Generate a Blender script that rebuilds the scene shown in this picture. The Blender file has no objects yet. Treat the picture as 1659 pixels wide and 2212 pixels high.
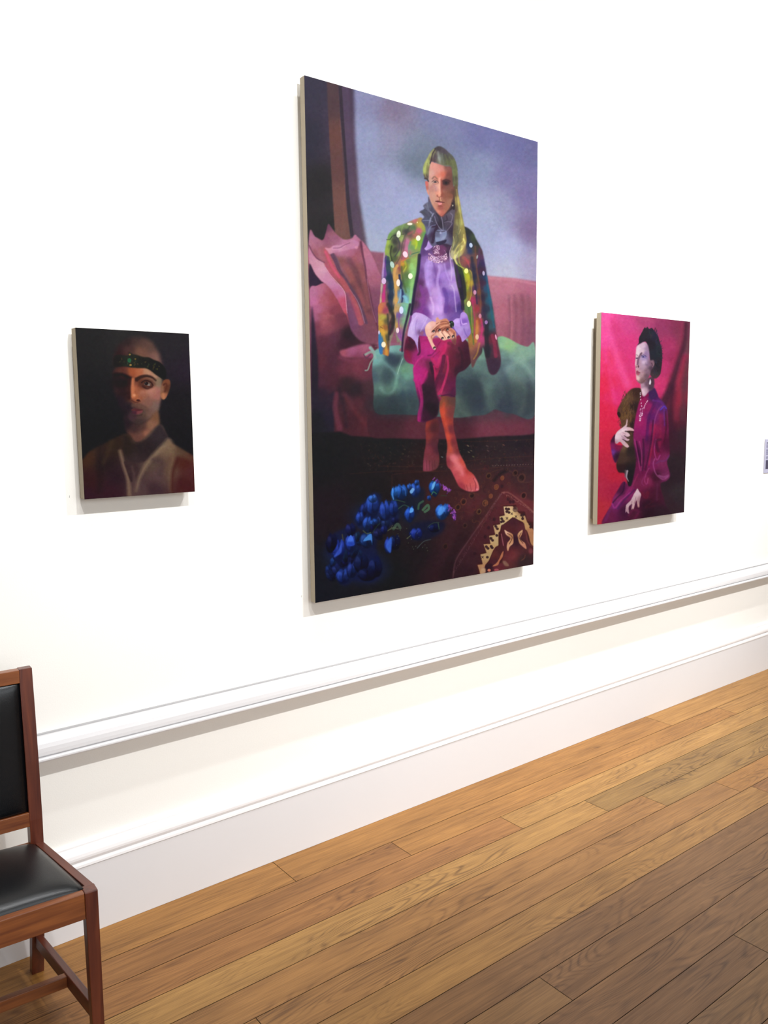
import bpy, bmesh, math, random
import numpy as np
from mathutils import Vector, Matrix

scene = bpy.context.scene
C = scene.collection
PI = math.pi

# ---------------------------------------------------------------- camera
cam_d = bpy.data.cameras.new('camera'); cam = bpy.data.objects.new('camera', cam_d); C.objects.link(cam)
right = Vector((0.78947427, -0.61368905, -0.01077641)); up = Vector((0.0808548, 0.08657847, 0.99295854)); fwd = Vector((0.60843478, 0.78478655, -0.11797118))
M = Matrix.Identity(4)
for i in range(3): M[i][0] = right[i]; M[i][1] = up[i]; M[i][2] = -fwd[i]
M[0][3], M[1][3], M[2][3] = 0.0, -2.42153898, 1.55
cam.matrix_world = M
cam_d.sensor_fit = 'VERTICAL'; cam_d.sensor_height = 24.0; cam_d.lens = 24.0*1778.79/2212.0
cam_d.clip_start = .05; cam_d.clip_end = 60
scene.camera = cam

# ---------------------------------------------------------------- light and exposure
w = bpy.data.worlds.new('world'); scene.world = w; w.use_nodes = True
w.node_tree.nodes['Background'].inputs[0].default_value = (.85, .92, 1, 1); w.node_tree.nodes['Background'].inputs[1].default_value = .3
vs = scene.view_settings; vs.view_transform = 'Standard'; vs.look = 'None'; vs.gamma = 1; vs.use_curve_mapping = False; vs.exposure = 0.36
scene.render.film_transparent = False

def spot(name, loc, aim, power, col, size=75, blend=.6, rad=.03):
    d = bpy.data.lights.new(name, 'SPOT'); o = bpy.data.objects.new(name, d); C.objects.link(o)
    o.location = loc; o.rotation_euler = (Vector(aim)-Vector(loc)).to_track_quat('-Z', 'Y').to_euler()
    d.energy = power; d.color = col; d.spot_size = math.radians(size); d.spot_blend = blend; d.shadow_soft_size = rad
# track spotlights in two rows before the picture wall (they hang above the view), then two added washes
spot('wall_wash_spot', (0.2, -2.2, 3.2), (0.25, 0, 1.75), 85, (.975, .985, 1), 76)
spot('wall_wash_spot', (1.0, -2.2, 3.2), (1.05, 0, 1.75), 98, (.975, .985, 1), 76)
spot('wall_wash_spot', (2.1, -2.2, 3.2), (2.15, 0, 1.75), 98, (.975, .985, 1), 76)
spot('wall_wash_spot', (3.1, -2.2, 3.2), (3.15, 0, 1.75), 135, (.975, .985, 1), 76)
spot('wall_wash_spot', (4.0, -2.2, 3.2), (4.05, 0, 1.75), 100, (.975, .985, 1), 76)
spot('wall_wash_spot', (5.3, -2.2, 3.2), (5.35, 0, 1.75), 130, (.975, .985, 1), 76)
spot('wall_wash_spot', (0.6, -1.2, 4.55), (0.6, .05, .6), 70, (.975, .985, 1), 48, 1, .06)
spot('wall_wash_spot', (1.9, -1.2, 4.55), (1.9, .05, .6), 170, (.975, .985, 1), 48, 1, .06)
spot('wall_wash_spot', (3.0, -1.2, 4.55), (3.0, .05, .6), 430, (.975, .985, 1), 48, 1, .06)
spot('wall_wash_spot', (4.4, -1.2, 4.55), (4.4, .05, .6), 200, (.975, .985, 1), 48, 1, .06)
spot('wall_wash_spot', (3.9, -2.2, 3.2), (4.1, 0, 3.95), 175, (.82, .91, 1), 90, .9)  # extra cool wash, added to brighten the upper right of the wall
spot('wall_wash_spot', (1.7, -2.2, 3.2), (1.9, 0, 4.0), 90, (.9, .95, 1), 80, .9)  # extra wash, added to clear the grey at the top of the wall
d = bpy.data.lights.new('ceiling_daylight', 'AREA'); o = bpy.data.objects.new('ceiling_daylight', d); C.objects.link(o)
d.shape = 'RECTANGLE'; d.size = 7; d.size_y = 3; d.energy = 35; d.color = (.93, .96, 1); o.location = (2.5, -3.2, 4.72)

d = bpy.data.lights.new('rear_fill_light', 'AREA'); o = bpy.data.objects.new('rear_fill_light', d); C.objects.link(o)   # unseen fill panel added behind the visitor to lift the wall shadows
d.shape = 'RECTANGLE'; d.size = 4.5; d.size_y = 2.4; d.energy = 112; d.color = (.9, .95, 1); o.location = (1.5, -6.3, 2.3); o.rotation_euler = (PI/2, 0, 0)

# ---------------------------------------------------------------- material helpers
def lin(c):
    f = lambda v: v/12.92 if v <= .04045 else ((v+.055)/1.055)**2.4
    return tuple(f(x/255.) for x in c)
def mat(name, col, rough=.5, spec=.5, bump=0, bscale=200, var=0, vscale=3, coat=0):
    m = bpy.data.materials.new(name); m.use_nodes = True; N = m.node_tree.nodes; K = m.node_tree.links; b = N['Principled BSDF']
    b.inputs['Roughness'].default_value = rough; b.inputs['Specular IOR Level'].default_value = spec; b.inputs['Coat Weight'].default_value = coat
    tc = N.new('ShaderNodeTexCoord'); n = N.new('ShaderNodeTexNoise'); n.inputs['Scale'].default_value = vscale; n.inputs['Detail'].default_value = 5
    K.new(tc.outputs['Object'], n.inputs['Vector'])
    mx = N.new('ShaderNodeMix'); mx.data_type = 'RGBA'; K.new(n.outputs['Fac'], mx.inputs['Factor'])
    l = lin(col); mx.inputs['A'].default_value = tuple(v*(1-var) for v in l)+(1,); mx.inputs['B'].default_value = tuple(min(1, v*(1+var)) for v in l)+(1,)
    K.new(mx.outputs['Result'], b.inputs['Base Color'])
    if bump:
        n2 = N.new('ShaderNodeTexNoise'); n2.inputs['Scale'].default_value = bscale; n2.inputs['Detail'].default_value = 4; K.new(tc.outputs['Object'], n2.inputs['Vector'])
        bp = N.new('ShaderNodeBump'); bp.inputs['Strength'].default_value = bump; bp.inputs['Distance'].default_value = .002
        K.new(n2.outputs['Fac'], bp.inputs['Height']); K.new(bp.outputs['Normal'], b.inputs['Normal'])
    return m
def wood(name, ca, cb, axis='Z', rough=.38):
    """polished hardwood with grain running along one object axis"""
    m = bpy.data.materials.new(name); m.use_nodes = True; N = m.node_tree.nodes; K = m.node_tree.links; b = N['Principled BSDF']
    tc = N.new('ShaderNodeTexCoord'); mp = N.new('ShaderNodeMapping'); s = [38, 38, 38]; s['XYZ'.index(axis)] = 2.2; mp.inputs['Scale'].default_value = s
    K.new(tc.outputs['Object'], mp.inputs['Vector'])
    n = N.new('ShaderNodeTexNoise'); n.inputs['Scale'].default_value = 1.6; n.inputs['Detail'].default_value = 6; n.inputs['Distortion'].default_value = .6; K.new(mp.outputs['Vector'], n.inputs['Vector'])
    r = N.new('ShaderNodeValToRGB'); r.color_ramp.elements[0].position = .32; r.color_ramp.elements[1].position = .68
    r.color_ramp.elements[0].color = lin(ca)+(1,); r.color_ramp.elements[1].color = lin(cb)+(1,); K.new(n.outputs['Fac'], r.inputs['Fac'])
    K.new(r.outputs['Color'], b.inputs['Base Color']); b.inputs['Roughness'].default_value = rough; b.inputs['Coat Weight'].default_value = .25; b.inputs['Coat Roughness'].default_value = .25
    return m

# ---------------------------------------------------------------- mesh helpers
def link(name, me, m, parent=None):
    o = bpy.data.objects.new(name, me); C.objects.link(o)
    if m: me.materials.append(m)
    if parent: o.parent = parent
    return o
def fin(name, bm, m, parent=None, bevel=0, smooth=False, seg=2):
    if bevel: bmesh.ops.bevel(bm, geom=[e for e in bm.edges], offset=bevel, segments=seg, affect='EDGES', profile=.6)
    bmesh.ops.recalc_face_normals(bm, faces=bm.faces)
    me = bpy.data.meshes.new(name); bm.to_mesh(me); bm.free()
    if smooth:
        for p in me.polygons: p.use_smooth = True
    return link(name, me, m, parent)
def box(bm, x0, x1, y0, y1, z0, z1):
    v = [bm.verts.new(p) for p in ((x0, y0, z0), (x1, y0, z0), (x1, y1, z0), (x0, y1, z0), (x0, y0, z1), (x1, y0, z1), (x1, y1, z1), (x0, y1, z1))]
    for f in ((0, 3, 2, 1), (4, 5, 6, 7), (0, 1, 5, 4), (1, 2, 6, 5), (2, 3, 7, 6), (3, 0, 4, 7)): bm.faces.new([v[i] for i in f])
    return v
def hexa(bm, a, b):
    """solid between two quads of four corners each"""
    v = [bm.verts.new(p) for p in list(a)+list(b)]
    for f in ((0, 3, 2, 1), (4, 5, 6, 7), (0, 1, 5, 4), (1, 2, 6, 5), (2, 3, 7, 6), (3, 0, 4, 7)): bm.faces.new([v[i] for i in f])
def sweep_x(bm, prof, x0, x1):
    """closed (y,z) outline extruded along the wall"""
    a = [bm.verts.new((x0, y, z)) for y, z in prof]; b = [bm.verts.new((x1, y, z)) for y, z in prof]; n = len(prof)
    for i in range(n): bm.faces.new((a[i], a[(i+1) % n], b[(i+1) % n], b[i]))
    bm.faces.new(a); bm.faces.new(b[::-1])
def struct(o): o['kind'] = 'structure'; return o
def thing(name, label, cat, loc=(0, 0, 0), rz=0, group=None):
    o = bpy.data.objects.new(name, None); C.objects.link(o); o.location = loc; o.rotation_euler = (0, 0, rz); o.empty_display_size = .1
    o['label'] = label; o['category'] = cat
    if group: o['group'] = group
    return o

# ---------------------------------------------------------------- room shell
XL, XR, YB, H = -3.2, 9.0, -6.4, 4.8
m_wall = mat('white_wall_paint', (244, 241, 234), .75, .25, bump=.12, bscale=260)
m_trim = mat('white_gloss_trim', (232, 228, 226), .42, .4, bump=.05, bscale=60)
m_skirt = mat('pale_grey_skirting_paint', (224, 222, 222), .45, .4, bump=.12, bscale=40, var=.02)
m_ceil = mat('ceiling_paint', (215, 213, 208), .9, .2)
RT, RB = .646, .566
bm = bmesh.new(); box(bm, XL, XR, 0, .16, RT, H); struct(fin('wall_back', bm, m_wall))
bm = bmesh.new(); box(bm, XL, XR, .012, .16, 0, RT-.03); struct(fin('wall_lower', bm, m_wall))
bm = bmesh.new()
sweep_x(bm, [(.02, RT), (.02, .628), (.013, .628), (.013, .60), (.013, .570), (-.036, .571), (-.040, .573), (-.042, .5765), (-.042, .581), (-.040, .584), (-.030, .585), (-.030, .5895), (-.0375, .5905), (-.0378, .600), (-.0372, .612), (-.0345, .624), (-.028, .632), (-.016, .6355), (.0, .6362), (.010, .6358), (.010, RT)], XL, XR)
struct(fin('trim_1', bm, m_skirt)); bpy.data.objects['trim_1']['label'] = 'white moulded dado rail'
bm = bmesh.new()
sweep_x(bm, [(.012, .2165), (.012, .274), (-.004, .2735), (-.0045, .2685), (-.008, .2675), (-.013, .2655), (-.019, .260), (-.0235, .253), (-.0262, .245), (-.0268, .2385), (-.0255, .2335), (-.0215, .2295), (-.0215, .2275), (-.0275, .2265), (-.031, .2235), (-.0325, .2165)], XL, XR)
struct(fin('trim_2', bm, m_trim))
bm = bmesh.new(); box(bm, XL, XR, -.03, .012, 0, .2165); struct(fin('baseboard_back', bm, m_skirt, bevel=.001, seg=1))
for nm, b in (('wall_left', (XL-.1, XL, YB, .16, 0, H)), ('wall_right', (XR, XR+.1, YB, .16, 0, H)), ('wall_front', (XL, XR, YB-.1, YB, 0, H))):
    bm = bmesh.new(); box(bm, *b); struct(fin(nm, bm, m_ceil))
bm = bmesh.new(); box(bm, XL, XR, YB, .16, H, H+.1); struct(fin('ceiling', bm, m_ceil))

# ---------------------------------------------------------------- oak plank floor: one mesh, each plank with its own tone, outer rows darkened for light falloff
tones = {'G': (166, 118, 64), 'R': (146, 98, 58), 'B': (178, 140, 86), 'D': (124, 88, 60), 'T': (138, 104, 70), 'O': (144, 118, 74), 'P': (150, 108, 66), 'Y': (172, 130, 76)}
rows = [  # joints along x and tone / figure of each plank between them, from the skirting outwards
    ([-.84, 1.345, 3.53], 'GGGY', (.2, .3, .2, .2)), ([-.43, 1.75, 3.93], 'TRGY', (.5, .9, .25, .2)), ([.02, 2.195, 4.4], 'GRBG', (.5, .6, .7, .3)),
    ([.38, 2.555, 4.75], 'RBOT', (.5, 1.0, .7, .6)), ([.59, 2.77, 5.0], 'TPOG', (.6, .8, .9, .4)), ([.93, 3.11, 5.3], 'GPGT', (.5, .8, .5, .4)),
    ([-.99, 1.0, 3.19], 'RTYR', (.5, .6, .5, .5)), ([-1., 1.19, 3.4], 'PRDT', (.4, .5, .5, .5)), ([-.56, 1.62, 3.8], 'TTDT', (.6, .5, .9, .5)),
    ([-1.2, 1.0, 3.2], 'DTDP', (.6, .9, .7, .5)), ([.03, 2.21, 4.4], 'TDTD', (.7, .8, .4, .6)), ([-.4, 1.75, 3.9], 'TPTD', (.5, .7, .6, .6)), ([.3, 1.5, 3.6], 'DTDT', (.7, .6, .7, .6))]
rnd = random.Random(4)
V = []; F = []; FT = []; FS = []; FF = []
def plank(x0, x1, y0, y1, tone, seed, fig, g=.001):
    i = len(V); a, b, c, d_ = x0+g, x1-g, y0+g, y1-g
    V.extend([(a, c, 0), (b, c, 0), (b, d_, 0), (a, d_, 0)]); F.append((i, i+1, i+2, i+3)); FT.append(tone); FS.append(seed); FF.append(fig)
ytop = -.0; k = 0; PW = .1178
y1 = 0.0
for k in range(54):
    y0 = -.1845-PW*k
    if k < len(rows): js, ts, fg = rows[k]
    else:
        s = rnd.uniform(-1.2, 1.); js = [s, s+2.18, s+4.36]; ts = ''.join(rnd.choice('TDPRTD') for _ in range(4)); fg = [rnd.uniform(.3, .9) for _ in range(4)]
    js = [XL]+js
    while js[-1] < XR-2.2: js.append(js[-1]+2.18)
    js.append(XR)
    for a in range(len(js)-1):
        t = ts[a] if a < 4 else rnd.choice('GTPR'); f = fg[a] if a < 4 else .5
        q_ = max(0., min(1., (k-4)/7.)); base = (146-34*q_, 109-25*q_, 64-6*q_); c = lin(tuple(.55*u+.45*v for u, v in zip(tones[t], base))); j = rnd.uniform(.95, 1.05)  # base darkens away from the wall: light falloff put into the plank colour
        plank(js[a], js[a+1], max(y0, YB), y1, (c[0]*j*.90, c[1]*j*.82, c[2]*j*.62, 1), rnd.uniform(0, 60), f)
    y1 = y0
    if y0 < YB: break
i = len(V); V.extend([(XL, YB, -.003), (XR, YB, -.003), (XR, .16, -.003), (XL, .16, -.003)]); F.append((i, i+1, i+2, i+3)); FT.append((.02, .012, .008, 1)); FS.append(0); FF.append(0)
me = bpy.data.meshes.new('floor'); me.from_pydata(V, [], F)
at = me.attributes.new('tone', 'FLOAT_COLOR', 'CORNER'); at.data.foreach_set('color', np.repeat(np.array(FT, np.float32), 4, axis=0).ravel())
for nm, arr in (('seed', FS), ('figure', FF)):
    at = me.attributes.new(nm, 'FLOAT', 'FACE'); at.data.foreach_set('value', np.array(arr, np.float32))
m = bpy.data.materials.new('oak_planks'); m.use_nodes = True; N = m.node_tree.nodes; K = m.node_tree.links; b = N['Principled BSDF']
def node(t, **kw):
    n = N.new(t)
    for k_, v in kw.items(): setattr(n, k_, v)
    return n
def math_(op, a, b_=None, clamp=False):
    n = node('ShaderNodeMath', operation=op, use_clamp=clamp)
    for i_, v in enumerate((a, b_)):
        if v is None: continue
        if isinstance(v, (int, float)): n.inputs[i_].default_value = v
        else: K.new(v, n.inputs[i_])
    return n.outputs[0]
aT = node('ShaderNodeAttribute', attribute_name='tone'); aS = node('ShaderNodeAttribute', attribute_name='seed'); aF = node('ShaderNodeAttribute', attribute_name='figure')
geo = node('ShaderNodeNewGeometry'); sx = node('ShaderNodeSeparateXYZ'); K.new(geo.outputs['Position'], sx.inputs[0])
def coords(sx_, sy_, off):
    c = node('ShaderNodeCombineXYZ')
    K.new(math_('ADD', math_('MULTIPLY', sx.outputs[0], sx_), math_('MULTIPLY', aS.outputs['Fac'], off)), c.inputs[0]); K.new(math_('ADD', math_('MULTIPLY', sx.outputs[1], sy_), aS.outputs['Fac']), c.inputs[1]); K.new(aS.outputs['Fac'], c.inputs[2])
    return c.outputs[0]
def noise(vec, sc, det=2, dist=0):
    n = node('ShaderNodeTexNoise'); n.inputs['Scale'].default_value = sc; n.inputs['Detail'].default_value = det; n.inputs['Distortion'].default_value = dist; K.new(vec, n.inputs['Vector']); return n.outputs['Fac']
big = noise(coords(.8, 6.0, 1.7), 1.0, 2.0)
ring = math_('SINE', math_('MULTIPLY', big, 260.0)); ring = math_('POWER', math_('ADD', math_('MULTIPLY', ring, .5), .5), 3.0)
patch = noise(coords(2.0, 6.0, 2.3), 1.0, 2)
patch = math_('MULTIPLY', math_('SUBTRACT', patch, .40), 5.0, clamp=True)
fib = noise(coords(11, 420, 3.1), 1.0, 3); fib2 = noise(coords(2.2, 70, .7), 1.0, 5, .8); blot = noise(coords(3.0, 14, 5.1), 1.0, 3)
dark = math_('MULTIPLY', math_('MULTIPLY', ring, patch), math_('MULTIPLY', aF.outputs['Fac'], .85))
dark = math_('ADD', dark, math_('MULTIPLY', math_('SUBTRACT', fib, .5), 1.9))
dark = math_('ADD', dark, math_('MULTIPLY', math_('SUBTRACT', fib2, .5), 1.45))
dark = math_('ADD', dark, math_('MULTIPLY', math_('SUBTRACT', blot, .5), 1.1))
val = math_('SUBTRACT', .95, math_('MULTIPLY', dark, .55))
kn = noise(coords(9, 22, 9.3), 1.0, 1); kn = math_('MULTIPLY', math_('SUBTRACT', kn, .74), 9.0, clamp=True); val = math_('SUBTRACT', val, math_('MULTIPLY', kn, .35))
mx = node('ShaderNodeMix', data_type='RGBA', blend_type='MULTIPLY'); mx.inputs['Factor'].default_value = 1
cc = node('ShaderNodeCombineXYZ'); K.new(val, cc.inputs[0]); K.new(math_('POWER', math_('MAXIMUM', val, .05), 1.12), cc.inputs[1]); K.new(math_('POWER', math_('MAXIMUM', val, .05), 1.2), cc.inputs[2])
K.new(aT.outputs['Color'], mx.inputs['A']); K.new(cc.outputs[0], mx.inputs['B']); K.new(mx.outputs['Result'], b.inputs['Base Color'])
K.new(math_('ADD', .36, math_('MULTIPLY', fib2, .16)), b.inputs['Roughness']); b.inputs['Specular IOR Level'].default_value = .42
bp = node('ShaderNodeBump'); bp.inputs['Strength'].default_value = .12; bp.inputs['Distance'].default_value = .001; K.new(fib, bp.inputs['Height']); K.new(bp.outputs['Normal'], b.inputs['Normal'])
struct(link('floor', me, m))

# ---------------------------------------------------------------- chair
def make_chair():
    th = .0535; W = .46; X0, Y0 = .5716, -.5782; c, s = math.cos(th), math.sin(th)
    cx, cy = X0-W/2*c, Y0+W/2*s   # middle of the front edge
    t = thing('chair', 'teak-framed chair with black leather seat and back, standing before the wall at the left', 'chair', (cx, cy, 0), -th)
    wv = wood('reddish_teak_upright', (70, 27, 17), (104, 48, 27), 'Z'); wh = wood('reddish_teak_crosswise', (96, 47, 23), (142, 82, 40), 'X'); wd = wood('reddish_teak_lengthwise', (70, 27, 17), (104, 48, 27), 'Y')
    lea = mat('black_leather', (9, 10, 13), .30, .38, bump=.16, bscale=620)
    hw = W/2
    for sd in (1, -1):   # front legs
        bm = bmesh.new(); a, b_ = sd*hw, sd*(hw-.030)
        lo, hi = min(a, b_), max(a, b_)
        hexa(bm, [(lo+(.001 if sd < 0 else .002), .003, 0), (hi-(.002 if sd < 0 else .001), .003, 0), (hi-(.002 if sd < 0 else .001), .030, 0), (lo+(.001 if sd < 0 else .002), .030, 0)], [(lo, 0, .455), (hi, 0, .455), (hi, .034, .455), (lo, .034, .455)])
        fin('leg', bm, wv, t, .0022)
    path = [(0, .457, .030), (.15, .415, .032), (.30, .377, .035), (.41, .352, .038), (.50, .348, .038), (.66, .350, .034), (.80, .357, .030), (.905, .3633, .026)]
    for sd in (1, -1):   # rear legs run up into the back posts
        bm = bmesh.new(); o = sd*(hw-.0435); i_ = sd*(hw-.0755); lo, hi = min(o, i_), max(o, i_); prev = None
        for z, y, dpt in path:
            r = [bm.verts.new(p) for p in ((lo, y, z), (hi, y, z), (hi, y+dpt, z), (lo, y+dpt, z))]
            if prev is None: bm.faces.new(r[::-1])
            else:
                for k_ in range(4): bm.faces.new((prev[k_], prev[(k_+1) % 4], r[(k_+1) % 4], r[k_]))
            prev = r
        bm.faces.new(prev)
        bmesh.ops.bevel(bm, geom=[e for e in bm.edges if abs(e.verts[0].co.z-e.verts[1].co.z) > .02 or e.verts[0].co.z > .9], offset=.0011, segments=2, affect='EDGES')
        fin('leg', bm, wv, t)
    xi = hw-.0750
    bm = bmesh.new(); box(bm, -xi, xi, .3615, .3835, .870, .905); fin('top_rail', bm, wh, t, .0015)
    bm = bmesh.new(); box(bm, -xi, xi, .3495, .3725, .484, .522); fin('back_rail', bm, wh, t, .0015)
    bm = bmesh.new(); box(bm, -(hw-.030), hw-.030, .003, .023, .390, .454); fin('apron', bm, wh, t, .0018)
    bm = bmesh.new(); box(bm, -xi, xi, .358, .376, .375, .430); fin('apron', bm, wh, t, .0015)
    for sd in (1, -1):
        bm = bmesh.new(); f, r = sd*(hw-.001), sd*(hw-.0445); fi, ri = sd*(hw-.021), sd*(hw-.0645)
        A = [(min(f, fi), .034, .392), (max(f, fi), .034, .392), (max(f, fi), .034, .4535), (min(f, fi), .034, .4535)]; Bq = [(min(r, ri), .353, .372), (max(r, ri), .353, .372), (max(r, ri), .353, .432), (min(r, ri), .353, .432)]
        hexa(bm, A, Bq); fin('apron', bm, wd, t, .0012)
        bm = bmesh.new(); f, fi, r, ri = sd*(hw-.006), sd*(hw-.024), sd*(hw-.050), sd*(hw-.068)
        hexa(bm, [(min(f, fi), .030, .118), (max(f, fi), .030, .118), (max(f, fi), .030, .156), (min(f, fi), .030, .156)], [(min(r, ri), .4215, .100), (max(r, ri), .4215, .100), (max(r, ri), .4215, .134), (min(r, ri), .4215, .134)])
        fin('stretcher', bm, wd, t, .002)
    bm = bmesh.new(); box(bm, -(hw-.040), hw-.040, .185, .203, .112, .143); fin('stretcher', bm, wh, t, .002)
    # seat pad: domed leather, tapering to the back
    n = 28; bm = bmesh.new(); G = []
    for j in range(n+1):
        v = j/n; y = .022+v*(.352-.022); half = (hw-.024)+((hw-.066)-(hw-.024))*v; z0 = .4525+( .430-.4525)*v; row = []
        for i_ in range(n+1):
            u = -1+2*i_/n; e = max(abs(u), abs(2*v-1)); d2 = (1-abs(u)**5)*(1-abs(2*v-1)**5)
            ux = u*(1-.015*(abs(2*v-1)**8)); row.append(bm.verts.new((ux*half, y, z0+.003+.026*max(0, d2)**.55+.006*(1-u*u)*(1-(2*v-1)**2))))
        G.append(row)
    for j in range(n):
        for i_ in range(n): bm.faces.new((G[j][i_], G[j][i_+1], G[j+1][i_+1], G[j+1][i_]))
    rim = [G[0][i_] for i_ in range(n+1)]+[G[j][n] for j in range(1, n+1)]+[G[n][i_] for i_ in range(n-1, -1, -1)]+[G[j][0] for j in range(n-1, 0, -1)]
    low = [bm.verts.new((v_.co.x, v_.co.y, v_.co.z-.022)) for v_ in rim]; L_ = len(rim)
    for i_ in range(L_): bm.faces.new((rim[i_], low[i_], low[(i_+1) % L_], rim[(i_+1) % L_]))
    bm.faces.new(low[::-1]); o = fin('seat', bm, lea, t, smooth=True); o['label'] = 'black leather drop-in seat pad'
    # back pad: cushioned leather panel with rounded corners
    bm = bmesh.new(); n = 30; G = {}
    x1 = xi+.002; z0, z1 = .518, .874
    for side, sy in ((0, -1), (1, 1)):
        for j in range(n+1):
            for i_ in range(n+1):
                u = -1+2*i_/n; v = -1+2*j/n
                rx, rz = x1, (z1-z0)/2; r = .010
                px, pz = u*rx, v*rz; ax, az = abs(px)-(rx-r), abs(pz)-(rz-r)
                if ax > 0 and az > 0:
                    m_ = max(ax, az); L2 = math.hypot(ax, az); q_ = m_/L2; px = math.copysign(rx-r+ax*q_, px); pz = math.copysign(rz-r+az*q_, pz)
                e = (1-abs(u)**6)*(1-abs(v)**6); puff = .004+.014*max(0, e)**.5
                zz = (z0+z1)/2+pz; yc = .362+(zz-.52)/.35*.010
                G[side, i_, j] = bm.verts.new((px, yc+sy*puff, zz))
    for side in (0, 1):
        for j in range(n):
            for i_ in range(n):
                f = (G[side, i_, j], G[side, i_+1, j], G[side, i_+1, j+1], G[side, i_, j+1]); bm.faces.new(f if side == 0 else f[::-1])
    per = [(i_, 0) for i_ in range(n)]+[(n, j) for j in range(n)]+[(i_, n) for i_ in range(n, 0, -1)]+[(0, j) for j in range(n, 0, -1)]
    for k_ in range(len(per)):
        a, b_ = per[k_], per[(k_+1) % len(per)]; bm.faces.new((G[0, a[0], a[1]], G[1, a[0], a[1]], G[1, b_[0], b_[1]], G[0, b_[0], b_[1]]))
    o = fin('backrest', bm, lea, t, smooth=True); o['label'] = 'black leather back pad'
make_chair()

# ---------------------------------------------------------------- paint engine
class Paint:
    """A small oil-paint rasteriser; works on a sheet covering box (x0,y0,x1,y1)."""
    def __init__(s, box, S=2.0):
        s.x0, s.y0, s.x1, s.y1 = box; s.S = S
        s.W = int((s.x1-s.x0)*S); s.H = int((s.y1-s.y0)*S)
        s.img = np.zeros((s.H, s.W, 3), np.float32); s.v = (0, 0, 1)
        s.rng = np.random.RandomState(7)
    def view(s, ox, oy, k): s.v = (ox, oy, k)
    def pts(s, t):
        if isinstance(t, str): t = [tuple(float(a) for a in p.split(',')) for p in t.split()]
        ox, oy, k = s.v
        return np.array([(ox+p[0]/k, oy+p[1]/k) for p in t], float)
    @staticmethod
    def curve(p, closed, n=5):
        m = len(p)
        if m < 3: return p
        out = []
        for i in range(m if closed else m-1):
            if closed: a, b, c, d = p[(i-1) % m], p[i], p[(i+1) % m], p[(i+2) % m]
            else: a, b, c, d = p[max(i-1, 0)], p[i], p[i+1], p[min(i+2, m-1)]
            for j in range(n):
                t = j/n
                out.append(.5*((2*b)+(c-a)*t+(2*a-5*b+4*c-d)*t*t+(3*b-a-3*c+d)*t**3))
        if not closed: out.append(p[-1])
        return np.array(out)
    def grid(s, p, pad):
        S = s.S
        i0 = max(0, int((p[:, 0].min()-pad-s.x0)*S)); i1 = min(s.W, int((p[:, 0].max()+pad-s.x0)*S)+2)
        j0 = max(0, int((p[:, 1].min()-pad-s.y0)*S)); j1 = min(s.H, int((p[:, 1].max()+pad-s.y0)*S)+2)
        if i1 <= i0 or j1 <= j0: return None
        X = (np.arange(i0, i1)+.5)/S+s.x0; Y = (np.arange(j0, j1)+.5)/S+s.y0
        return i0, i1, j0, j1, X[None, :].astype(np.float32), Y[:, None].astype(np.float32)
    @staticmethod
    def soften(m, r):
        r = int(round(r))
        if r < 1: return m
        for ax in (0, 1):
            for _ in range(2):
                q = np.pad(m, [(r+1, r) if a == ax else (0, 0) for a in (0, 1)], mode='edge').cumsum(axis=ax)
                m = (q[2*r+1:] - q[:-2*r-1])/(2*r+1) if ax == 0 else (q[:, 2*r+1:] - q[:, :-2*r-1])/(2*r+1)
        return m
    def field(s, col, X, Y, power=4.0):
        """col is (r,g,b) or a list of (x,y,(r,g,b)) paint samples blended over the area"""
        if not isinstance(col, list): return np.array(col, np.float32)
        ox, oy, k = s.v
        num = 0; den = 0
        A = np.array([(x/k, y/k) for x, y, c in col]); e = 2.0
        if len(A) > 2:
            dd = np.sqrt(((A[:, None]-A[None])**2).sum(-1))+np.eye(len(A))*1e9; e = max(2.0, .5*float(np.median(dd.min(1))))
        for (x, y, c) in col:
            w = ((X-(ox+x/k))**2+(Y-(oy+y/k))**2+e*e)**(-power/2)
            num = num+w[..., None]*np.array(c, np.float32); den = den+w
        return num/den[..., None]
    def lay(s, g, m, col, a):
        i0, i1, j0, j1, X, Y = g
        m = np.clip(m*a, 0, 1)[..., None]; f = s.field(col, X, Y)
        s.img[j0:j1, i0:i1] = s.img[j0:j1, i0:i1]*(1-m)+f*m
    def poly(s, t, col, soft=.5, a=1.0, smooth=True):
        p = s.pts(t)
        if smooth: p = s.curve(p, True)
        g = s.grid(p, soft*2+1)
        if g is None: return
        X, Y = g[4], g[5]; ins = np.zeros((Y.shape[0], X.shape[1]), bool)
        for i in range(len(p)):
            (xa, ya), (xb, yb) = p[i], p[(i+1) % len(p)]
            if ya == yb: continue
            r = ((ya > Y) != (yb > Y))
            xc = xa+(Y-ya)*(xb-xa)/(yb-ya)
            ins ^= (r & (X < xc))
        s.lay(g, s.soften(ins.astype(np.float32), soft*s.S), col, a)
    def line(s, t, w, col, a=1.0, soft=.5, w2=None):
        """brush stroke; w -> w2 is the full width along it, in view units"""
        p = s.curve(s.pts(t), False, 6); k = s.v[2]; w = w/k; w2 = w if w2 is None else w2/k
        g = s.grid(p, max(w, w2)+soft*2+1)
        if g is None: return
        X, Y = g[4], g[5]; m = np.zeros((Y.shape[0], X.shape[1]), np.float32); n = len(p)-1
        for i in range(n):
            d = p[i+1]-p[i]; L = max(d@d, 1e-9)
            u = np.clip(((X-p[i, 0])*d[0]+(Y-p[i, 1])*d[1])/L, 0, 1)
            D = np.sqrt((X-p[i, 0]-u*d[0])**2+(Y-p[i, 1]-u*d[1])**2)
            R = (w+(w2-w)*(i+u)/n)/2
            m = np.maximum(m, np.clip((R-D)/(soft*2)+.5, 0, 1))
        s.lay(g, m, col, a)
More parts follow.
